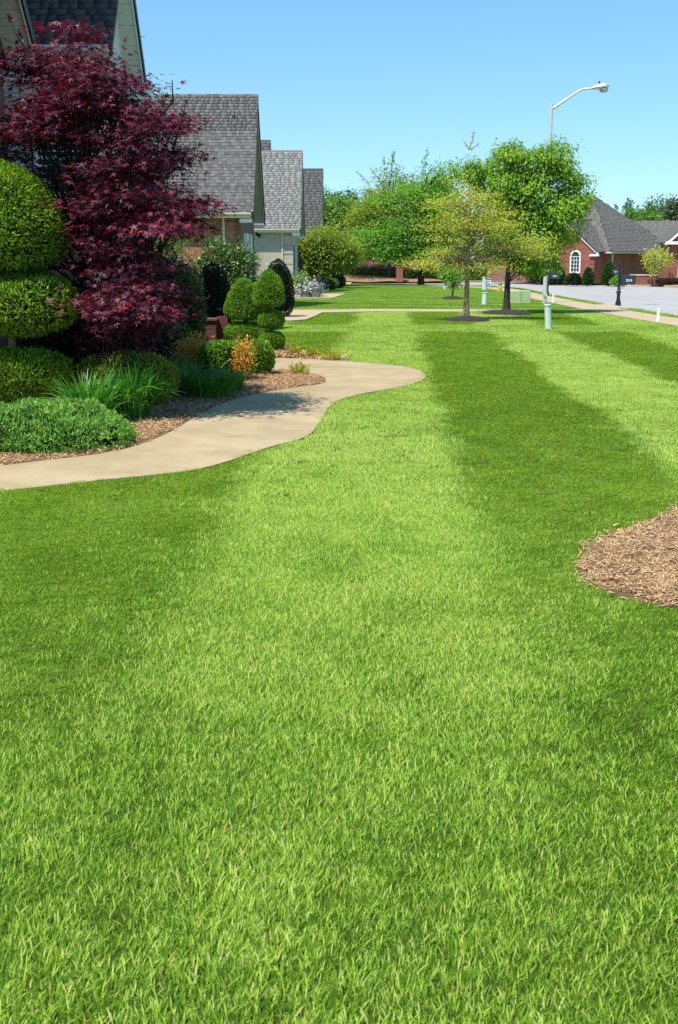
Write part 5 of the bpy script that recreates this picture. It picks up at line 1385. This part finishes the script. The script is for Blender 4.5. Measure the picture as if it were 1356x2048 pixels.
# bank with hedge beyond the second lawn, brick pillar
bx0, bx1 = P(668, 555, 96).x, P(872, 555, 96).x
V = []; nxs, nys = 26, 8
for j in range(nys):
    for i in range(nxs):
        x = bx0 - 1 + (bx1 - bx0 + 2) * i / (nxs - 1); y = 95.3 + 6 * j / (nys - 1)
        V.append((x, y, .8 * (1 - math.exp(-2.5 * j / (nys - 1))) * (1.0 - .55 * i / nxs) + .02 + .04 * math.sin(x * 1.7 + y)))
F = [(j * nxs + i, j * nxs + i + 1, (j + 1) * nxs + i + 1, (j + 1) * nxs + i) for j in range(nys - 1) for i in range(nxs - 1)]
me = bpy.data.meshes.new('mulch_bank'); me.from_pydata(V, [], F); me.materials.append(M['mulch']); me.update(); o = link('mulch_bank', me); o['kind'] = 'structure'
def hedge_run(label, p0, p1, z0, h, w, n, mat, leaf=.12, seed=71, name='hedge'):
    p0, p1 = Vector(p0), Vector(p1); L = (p1 - p0).length; a = (p1 - p0).normalized(); b_ = Vector((-a.y, a.x, 0))
    u = rng.random(n) * L; side = rng.random(n); top = side < .45; fr_ = (side >= .45)
    y = np.where(top, rng.uniform(-w / 2, w / 2, n), np.where(side < .85, -w / 2, w / 2)); z = np.where(top, h, rng.random(n) * h)
    bul = .07 * np.sin(u * 2.1) + .05 * np.sin(u * 5.3 + 1)
    loc = np.stack([u, y * (1 + bul), z * (1 + bul)], 1) + rng.normal(size=(n, 3)) * .03
    W3 = np.array([a[:], b_[:], (0, 0, 1)]); p = loc @ W3
    nr = np.where(top[:, None], [0, 0, 1.], np.sign(y)[:, None] * np.array(b_[:])[None])
    v, f = leaf_arrays(p, nr * .5 + rdir(n) * .9 + [0, 0, .3], nr + rdir(n) * .7, leaf * rng.uniform(.6, 1.3, n), leaf * .5 * rng.uniform(.6, 1.3, n))
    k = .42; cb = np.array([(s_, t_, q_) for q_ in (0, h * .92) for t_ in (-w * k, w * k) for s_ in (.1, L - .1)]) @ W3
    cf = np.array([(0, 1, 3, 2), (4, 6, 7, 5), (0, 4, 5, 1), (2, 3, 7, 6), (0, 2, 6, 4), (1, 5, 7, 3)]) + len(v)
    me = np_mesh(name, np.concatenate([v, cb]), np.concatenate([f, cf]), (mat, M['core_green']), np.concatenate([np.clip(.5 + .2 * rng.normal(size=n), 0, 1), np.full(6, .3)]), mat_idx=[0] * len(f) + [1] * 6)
    o = link(name, me); o.location = (p0.x, p0.y, z0); return tag(o, label, 'hedge')
hedge_run('long clipped hedge on top of the mulch bank in front of the parked cars', (P(672, 545, 98.6).x, 98.6, 0), (P(812, 545, 98).x, 98, 0), .35, .72, .8, 5200, M['hedge'])
hedge_run('dark low hedge right of the brick pillar in the oak shade', (P(812, 545, 97).x, 97, 0), (P(892, 545, 97).x, 97, 0), .05, .75, .8, 3000, M['shade_shrub'])
hedge_run('clipped olive hedge across the street behind the green pedestal', (P(925, 545, 103.2).x, 103.2, 0), (P(1008, 545, 104.2).x, 104.2, 0), 0, .95, .9, 3600, M['hedge'])
hedge_run('bright yellow green hedge across the street right of the dense tree trunk', (P(1028, 545, 106).x, 106, 0), (P(1066, 545, 106).x, 106, 0), 0, .75, .9, 2200, M['boxwood'])
b = P(799, 540, 95.5)
pp_ = thing('brick_pillar', 'short red brick pillar at the end of the bank hedge', 'pillar', (b.x, 95.3, 0))
q = MB(); q.box((-.26, -.26, 0), (.26, .26, 1.15)); q.build('shaft', M['brick_red'], pp_)
q = MB(); q.box((-.30, -.30, 1.152), (.30, .30, 1.22)); q.build('cap', M['brick_red'], pp_)
# red brick fence wall behind the cars with pillars
x0, x1 = P(700, 530, 118).x, P(880, 530, 118).x
fw = thing('brick_fence', 'long dark red brick fence with pillars behind the parked cars', 'fence', (x0, 118, 0))
q = MB(); q.box((0, 0, 0), (x1 - x0, .25, 1.35)); q.build('wall', M['brick_fence'], fw)
for k in range(5):
    x = (x1 - x0) * k / 4
    q = MB(); q.box((x - .3, -.2, 0), (x + .3, .4, 1.65)); p_ = q.build('pillar', M['brick_red'], fw)

# parked cars
def car(label, loc, rz, paint, suv, s=1.0):
    t = thing('parked_car', label, 'car', loc, rz)
    L, H, Wd = (4.7, 1.75, .9) if suv else (4.5, 1.42, .88)
    if suv: prof = [(-2.3, .35), (-2.35, .75), (-2.32, 1.0), (-2.15, 1.62), (-1.9, 1.74), (.2, 1.75), (.55, 1.68), (1.15, 1.08), (2.15, .98), (2.32, .75), (2.35, .38)]
    else: prof = [(-2.2, .32), (-2.25, .7), (-2.2, .92), (-1.5, .98), (-.9, 1.38), (.2, 1.42), (.95, 1.0), (1.95, .85), (2.22, .68), (2.25, .35)]
    mb = MB(); prof2 = [(x, z) for x, z in prof]
    k = len(prof2)
    def ring_(y, sh): return [(x * (1 - .02 * sh), y, z if z < 1.0 else 1.0 + (z - 1.0) * (1 - .03 * sh)) for x, z in prof2]
    secs = [(-Wd, 2), (-Wd * .93, 1), (-Wd * .8, 0), (Wd * .8, 0), (Wd * .93, 1), (Wd, 2)]
    V = []
    for y, sh in secs:
        for x, z in prof2:
            tuck = .16 * max(0, (z - 1.0) / .7); V.append((x * (1 - .01 * sh), y * (1 - tuck), z - .02 * sh))
    F = []
    for a in range(len(secs) - 1):
        for i in range(k):
            j = (i + 1) % k; F.append((a * k + i, a * k + j, (a + 1) * k + j, (a + 1) * k + i))
    F.append(tuple(range(k))); F.append(tuple(range((len(secs) - 1) * k, len(secs) * k))[::-1])
    mb.v, mb.f = V, F; mb.build('body', paint, t, True)
    if suv:
        w = MB(); w.hexa([(-2.33, -.68, 1.08), (-2.33, .68, 1.08), (-2.20, .62, 1.55), (-2.20, -.62, 1.55), (-2.345, -.68, 1.08), (-2.345, .68, 1.08), (-2.215, .62, 1.55), (-2.215, -.62, 1.55)]); w.build('rear_window', M['glass'], t)
        for sy in (-1, 1):
            for (a, b2) in ((-1.95, -1.0), (-.9, -.05), (.05, .8)):
                w = MB(); w.hexa([(a, sy * .868, 1.06), (b2, sy * .868, 1.06), (b2 - .12, sy * .80, 1.52), (a + .04, sy * .80, 1.52), (a, sy * .90, 1.06), (b2, sy * .90, 1.06), (b2 - .12, sy * .822, 1.52), (a + .04, sy * .822, 1.52)]); w.build('side_window', M['glass'], t)
            w = MB(); w.box((-2.37, sy * .74 - .1, .75), (-2.28, sy * .74 + .1, 1.15)); w.build('tail_light', M['red_light'], t)
    else:
        w = MB(); w.hexa([(-1.48, -.62, 1.0), (-1.48, .62, 1.0), (-.93, .55, 1.35), (-.93, -.55, 1.35), (-1.52, -.62, 1.02), (-1.52, .62, 1.02), (-.97, .55, 1.375), (-.97, -.55, 1.375)]); w.build('rear_window', M['glass'], t)
        for sy in (-1, 1):
            for (a, b2) in ((-1.1, -.2), (-.1, .75)):
                w = MB(); w.hexa([(a, sy * .85, .98), (b2, sy * .85, .98), (b2 - .3, sy * .80, 1.3), (a + .25, sy * .80, 1.3), (a, sy * .885, .98), (b2, sy * .885, .98), (b2 - .3, sy * .83, 1.3), (a + .25, sy * .83, 1.3)]); w.build('side_window', M['glass'], t)
            w = MB(); w.box((-2.26, sy * .7 - .12, .62), (-2.18, sy * .7 + .12, .8)); w.build('tail_light', M['red_light'], t)
    for x in (-1.4, 1.4):
        for sy in (-1, 1):
            w = MB(); w.lathe([(.16, -.1), (.33, -.1), (.345, -.05), (.345, .05), (.33, .1), (.16, .1)], 18, (x, sy * .82, .345), (0, 1, 0)); wh = w.build('wheel', M['tyre'], t, True)
            w = MB(); w.lathe([(.02, -.105), (.2, -.1), (.2, .1), (.02, .105)], 14, (x, sy * .82, .345), (0, 1, 0)); link('rim', w.mesh('rim', M['galv'], True), wh)
    return t
M['car_white'] = plain('white_car_paint', (.72, .73, .74), .22, var=.02, spec=.6)
M['car_red'] = plain('dark_red_car_paint', (.28, .02, .035), .22, var=.03, spec=.6)
M['red_light'] = plain('red_tail_lens', (.4, .03, .02), .2, var=.05)
M['tyre'] = plain('tyre_rubber', (.015, .015, .015), .85, var=.1)
c = P(690, 530, 110); car('white sport utility vehicle parked behind the bank hedge', (c.x, 110, 0), R(68), M['car_white'], True)
c = P(757, 530, 112); car('dark red car parked in front of the brick fence', (c.x, 112, 0), R(15), M['car_red'], False)

# planting round the hipped house
def cone_shrub(label, px, py_base, w, h, D, mat, group=None, name='cone_shrub'):
    c = P(px, 540, D); s = D / FPX; r = w * s; H = h * s
    return shrub(name, label, 'shrub', (c.x, D, 0), [(0, .02), (r * .85, .05), (r, H * .22), (r * .88, H * .5), (r * .6, H * .78), (r * .25, H * .95), (0, H)], 2200, .14, .06, mat, lump=.08, seed=int(px), group=group)
cone_shrub('small clipped evergreen right of the arched window', 1177, 562, 10, 32, 84.4, M['shade_shrub'])
cone_shrub('dark green cone evergreen behind the far mailbox', 1218, 562, 14, 44, 84.6, M['shade_shrub'])
cone_shrub('low dark bush below the arched window, left of the clipped evergreen', 1148, 562, 18, 20, 85, M['darkshrub'])
cone_shrub('green mound shrub at the left end of the planter wall', 1237, 562, 15, 16, 83.3, M['juniper'])
cone_shrub('dark rounded bush between the lamp pole and the red gable', 1085, 562, 32, 48, 90, M['darkshrub'])
cone_shrub('dark rounded bush above the middle mailbox', 1112, 562, 18, 40, 88, M['darkshrub'])
for k_ in range(3):
    c = P(1326 + 15 * k_, 560, 82.5)
    shrub('low_shrub', ('purple brown low shrub in front of the garage wing', 'purple brown low shrub below the cream door frame', 'purple brown low shrub at the right edge of the garage wing')[k_], 'shrub', (c.x, 82.5, 0), ball_prof(.45, .42, 0, 2.4), 1200, .1, .05, M['tangrass'] if k_ == 9 else M['purple'] if 'purple' in M else M['darkshrub'], seed=90 + k_)
b = Vector((P(1313, 560, 82.8).x, 82.8, 0))
make_tree('crape_myrtle', 'vase shaped yellow green tree in front of the shaded hipped house', 'tree', b, [lobe(1316, 524, 20, 22, b.y, b), lobe(1302, 520, 12, 16, b.y, b), lobe(1330, 515, 12, 18, b.y, b)], 70, 20, .16, .08, M['yelltree'], M['bark_grey'], 1.3, .03, spread=(.2, .2, .18), stems=6, branch_from=.5, droop=-.2)

# ------------------------------------------------------------------ street furniture
b = G(1089, 607)
lp = thing('street_lamp', 'tall grey street lamp with a curved arm over the dense tree', 'street lamp', b)
ptop = P(1104, 208, b.y).z
q = MB(); q.lathe([(.085, 0), (.080, 1.0), (.070, ptop * .5), (.056, ptop - .08), (.058, ptop - .08), (.058, ptop), (.0, ptop + .02)], 16); q.build('pole', M['galv'], lp, True)
q = MB(); q.lathe([(.0, -.04), (.08, -.04), (.08, .04), (.0, .04)], 14, (0, -.08, .34), (0, -1, 0)); q.build('access_cover', M['galv'], lp, True)
a1 = P(1108, 216, b.y) - b; a2 = P(1150, 187, b.y - .1) - b; a3 = P(1166, 178.5, b.y - .15) - b; a4 = P(1185, 176.5, b.y - .18) - b
q = MB(); q.tube([Vector((0, 0, a1.z - .02)), a1, a1.lerp(a2, .5), a2, a2.lerp(a3, .55) + Vector((0, 0, .012)), a3, a4], [.058, .055, .048, .043, .041, .040, .040], 10); q.build('arm', M['galv'], lp, True)
hd = a4 + Vector((-.02, 0, .0)); hx = P(1219, 175, b.y - .3) - b - a4; Lh = hx.length
V = []; F = []; ns, sg = 9, 14
for i in range(ns):
    u = i / (ns - 1); wv = .055 + .16 * math.sin(math.pi * (.1 + .72 * u)) ** .9 if u < 1 else .10
    hv = (.046 + .082 * math.sin(math.pi * min(1, .08 + .75 * u))) * (1 if u < .97 else .6)
    c_ = hd + hx * u + Vector((0, 0, .05 * math.sin(u * 1.9)))
    for k in range(sg):
        a = 2 * math.pi * k / sg; V.append(tuple(c_ + Vector((0, math.cos(a) * wv, math.sin(a) * hv * (1.0 if math.sin(a) > 0 else .75)))))
for i in range(ns - 1):
    for k in range(sg): F.append((i * sg + k, i * sg + (k + 1) % sg, (i + 1) * sg + (k + 1) % sg, (i + 1) * sg + k))
F.append(tuple(range(sg))[::-1]); F.append(tuple(range((ns - 1) * sg, ns * sg)))
mb = MB(); mb.v, mb.f = V, F; head = mb.build('lamp_head', M['lamp_alu'], lp, True)
M['lens'] = plain('lamp_lens', (.42, .46, .50), .15, var=.05, spec=.7)
q = MB(); q.lathe([(.0, -.145), (.085, -.135), (.145, -.095), (.17, -.035), (.17, .0), (0, .0)], 16, hd + hx * .70 + Vector((0, 0, -.035))); link('lens', q.mesh('lens', M['lens'], True), head)
q = MB(); q.lathe([(.036, 0), (.036, .06), (.03, .08), (0, .085)], 10, hd + hx * .42 + Vector((0, 0, .15))); link('photocell', q.mesh('photocell', M['black_metal'], True), head)

def pedestal(label, px, pb, pt, w, tilt=0, group='green utility pedestals', D=None, mat='ped_green', name='utility_pedestal'):
    b = G(px, pb) if D is None else Vector((P(px, pb, D).x, D, 0))
    h = P(px, pt, b.y).z; r = w / 2 * b.y / FPX
    t = thing(name, label, 'pedestal', b, 0, group); t.rotation_euler = (0, R(tilt), 0)
    q = MB(); q.lathe([(r, -.03), (r * .98, h * .5), (r * .97, h * .93)], 22); q.build('body', M[mat], t, True)
    q = MB(); q.lathe([(r * 1.08, h * .93), (r * 1.1, h * .95), (r * 1.08, h * .985), (r * .8, h), (0, h * 1.005)], 22); q.build('cap', M[mat], t, True)
    return t
pedestal('leaning pale green pedestal at the foot of the street lamp', 1097, 658, 608, 13.5, -4)
pedestal('pale green pedestal on the second lawn in front of the sign', 969, 609, 585, 11.5, 3)
pedestal('pale green pedestal standing left of the small white sign', 969, 580, 554, 9.5)
pedestal('taller thin pedestal across the street beside the lamp pole', 1066, 562, 544, 4.6, D=99)
pedestal('shorter thin pedestal across the street beside the lamp pole', 1078, 562, 549, 4.6, D=98)
pedestal('small grey green pedestal left of the slender tree trunk', 889, 579, 567, 8)

b = G(1041, 607)
s = b.y / FPX
tr_ = thing('transformer_box', 'pale green transformer box behind the dense tree trunk', 'utility box', b)
w2, hh_ = 19.5 * s, P(1041, 581, b.y).z
q = MB(); q.box((-w2, 0, 0), (.04 * w2, .6, hh_ * .96)); q.build('cabinet', M['box_green'], tr_, bevel=.015)
q = MB(); q.box((.08 * w2, -.02, .02), (w2, .58, hh_)); q.build('door', M['box_green'], tr_, bevel=.015)
q = MB(); q.box((.2 * w2, -.026, hh_ * .26), (w2 * .98, -.021, hh_ * .28)); q.build('seam', M['ped_green'], tr_)
q = MB(); q.box((-w2 - .03, -.04, -.02), (w2 + .03, .64, .03)); q.build('pad', M['concrete_walk'], tr_)

b = G(1000, 583)
hy = thing('fire_hydrant', 'yellow fire hydrant with a dark green bonnet beside the dark trunk', 'fire hydrant', b)
k = .82
q = MB(); q.lathe([(.14 * k, 0), (.14 * k, .03), (.10 * k, .04), (.10 * k, .34 * k), (.13 * k, .36 * k), (.13 * k, .40 * k), (.105 * k, .41 * k)], 18); q.build('barrel', M['hyd_yellow'], hy, True)
q = MB(); q.lathe([(.12 * k, .412 * k), (.12 * k, .46 * k), (.10 * k, .53 * k), (.05 * k, .58 * k), (.025 * k, .59 * k), (.025 * k, .63 * k), (0, .635 * k)], 18); q.build('bonnet', M['hyd_green'], hy, True)
for ax, r_, l_ in (((1, -.1, 0), .05, .19), ((-1, .1, 0), .05, .19), ((-.1, -1, 0), .07, .2)):
    q = MB(); q.lathe([(r_ * k, 0), (r_ * k, l_ * k * .7), (r_ * 1.25 * k, l_ * k * .72), (r_ * 1.25 * k, l_ * k), (0, l_ * k)], 12, (0, 0, .27 * k), ax); q.build('nozzle', M['hyd_yellow'], hy, True)

def text_mesh(name, body, size, mat, ext=.002):
    cu = bpy.data.curves.new(name, 'FONT'); cu.body = body; cu.size = size; cu.extrude = ext; cu.align_x = 'CENTER'; cu.align_y = 'CENTER'; cu.offset = size * .025
    ob = bpy.data.objects.new(name, cu); COL.objects.link(ob); bpy.context.view_layer.update()
    dg = bpy.context.evaluated_depsgraph_get(); me = bpy.data.meshes.new_from_object(ob.evaluated_get(dg)); bpy.data.objects.remove(ob)
    me.name = name; me.materials.clear(); me.materials.append(mat); return me

b = G(976, 576); s = b.y / FPX
sg_ = thing('yard_sign', 'small white and blue yard sign behind the green pedestal', 'sign', b)
zt, zb = P(976, 556.5, b.y).z, P(976, 571, b.y).z; w2 = 5.2 * s
for sx in (-1, 1):
    q = MB(); q.box((sx * w2 * .8 - .006, -.006, 0), (sx * w2 * .8 + .006, .006, zt)); q.build('post', M['galv'], sg_)
q = MB(); q.box((-w2, -.018, zb), (w2, -.007, zt)); pn = q.build('panel', M['sign_white'], sg_)
q = MB(); q.box((-w2 * .93, -.021, zt - .11), (w2 * .93, -.0185, zt - .04)); link('blue_band', q.mesh('blue_band', M['sign_blue']), pn)
q = MB(); q.box((-w2 * .93, -.021, zb + .03), (w2 * .93, -.0185, zb + .09)); link('blue_band', q.mesh('blue_band', M['sign_blue']), pn)
tx = text_mesh('lettering', 'inl', .20, M['sign_blue']); link('lettering', tx, pn, loc=(0, -.021, (zt + zb) / 2 - .01), rot=(R(90), 0, 0))
b2 = G(974, 578)
ff = thing('utility_flag', 'tiny orange utility flag at the foot of the yard sign', 'flag', b2)
q = MB(); q.tube([(0, 0, 0), (0, 0, .22)], .004, 5); q.build('wire', M['galv'], ff)
q = MB(); q.hexa([(0, -.002, .12), (.10, -.012, .11), (.10, -.006, .11), (0, .002, .12), (0, -.002, .22), (.10, .008, .21), (.10, .014, .21), (0, .002, .22)]); q.build('pennant', M['orange'], ff)

def mailbox(label, b, side, num, s=1.0):
    t = thing('mailbox', label, 'mailbox', b, 0, 'black post mailboxes along the street'); t.scale = (s, s, s)
    q = MB(); q.lathe([(.085, 0), (.105, .02), (.11, .10), (.085, .16), (.07, .22), (.062, .36), (.068, .46), (.095, .485), (.098, .51), (.075, .53), (.055, .56), (.05, .6), (.045, 1.18), (.06, 1.19), (.065, 1.23), (.05, 1.26), (.072, 1.30), (.078, 1.345), (.05, 1.375), (.03, 1.39), (.052, 1.42), (.06, 1.46), (.045, 1.51), (.0, 1.53)], 18); q.build('post', M['black_metal'], t, True)
    k = 14; w, h = .10, .20; prof = [(-w, 0), (w, 0)] + [(w * math.cos(math.pi * i / k), h + .105 * math.sin(math.pi * i / k)) for i in range(k + 1)]
    x0 = .06 * side; L = .50 * side
    q = MB(); q.prism([(x0, y, .80 + z) for y, z in prof], (L, 0, 0)); bx = q.build('box', M['navy_metal'], t, True)
    q = MB(); q.prism([(x0 + L, y * 1.03, .797 + z * 1.02) for y, z in prof], (.018 * side, 0, 0)); link('door', q.mesh('door', M['navy_metal'], True), bx)
    q = MB(); q.box((min(x0 + L * .7, x0 + L * .9), -.05, .765), (max(x0 + L * .7, x0 + L * .9), .05, .798)); link('foot', q.mesh('foot', M['black_metal']), bx)
    me = text_mesh('house_number', num, .115, M['stake_white'], .003); link('house_number', me, bx, loc=(x0 + L * .5 + .02 * side, -.106, .915), rot=(R(90), 0, 0))
    pts = [(.04 * side, 0, .56)] + [((.04 + .30 * u) * side, 0, .56 + .22 * math.sin(u * math.pi / 2)) for u in (.2, .4, .6, .8, 1.0)]
    q = MB(); q.tube(pts, .007, 6); q.build('bracket', M['black_metal'], t, True)
    return t
mailbox('black post mailbox numbered 2213 nearest the white stake', G(1236, 612), 1, '2213', 1.0)
mailbox('black mailbox half hidden behind the lamp pole', Vector((P(1094, 590, 56).x, 56, 0)), 1, '2211', 1.0)
mailbox('black mailbox across the street facing the hipped house', Vector((P(1208, 567, 83).x + .4, 80, 0)), -1, '2212', 1.0)

for (px, pb, pt, w, lab, ln) in ((1315, 646, 617, 5.6, 'white plastic stake on the pavement edge right of the numbered mailbox', 1), (1105.5, 607, 588, 4, 'white plastic stake just right of the lamp pole', 2)):
    b = G(px, pb); s = b.y / FPX; h = P(px, pt, b.y).z; t = thing('marker_stake', lab, 'stake', b, 0, 'white marker stakes'); t.rotation_euler = (0, R(ln), 0)
    q = MB(); q.box((-w / 2 * s, -.02, -.03), (w / 2 * s, .02, h * .86)); q.build('stake', M['stake_white'], t, bevel=.004)
    q = MB(); q.box((-w / 2 * s * 1.04, -.022, h * .875), (w / 2 * s * 1.04, .022, h)); q.build('cap', M['stake_white'], t, bevel=.006)
    q = MB(); q.box((-w / 2 * s * .9, -.018, h * .86), (w / 2 * s * .9, .018, h * .875)); q.build('band', M['orange'], t)
b = G(956, 640); h = P(956, 605, b.y).z
st_ = thing('metal_rod', 'thin metal rod standing beside the slender yellow tree', 'rod', b)
q = MB(); q.tube([(0, 0, -.02), (0, 0, h)], .009, 6); q.build('rod', M['galv'], st_)
q = MB(); q.lathe([(.02, h), (.02, h + .03), (0, h + .032)], 8); q.build('tip', M['galv'], st_)
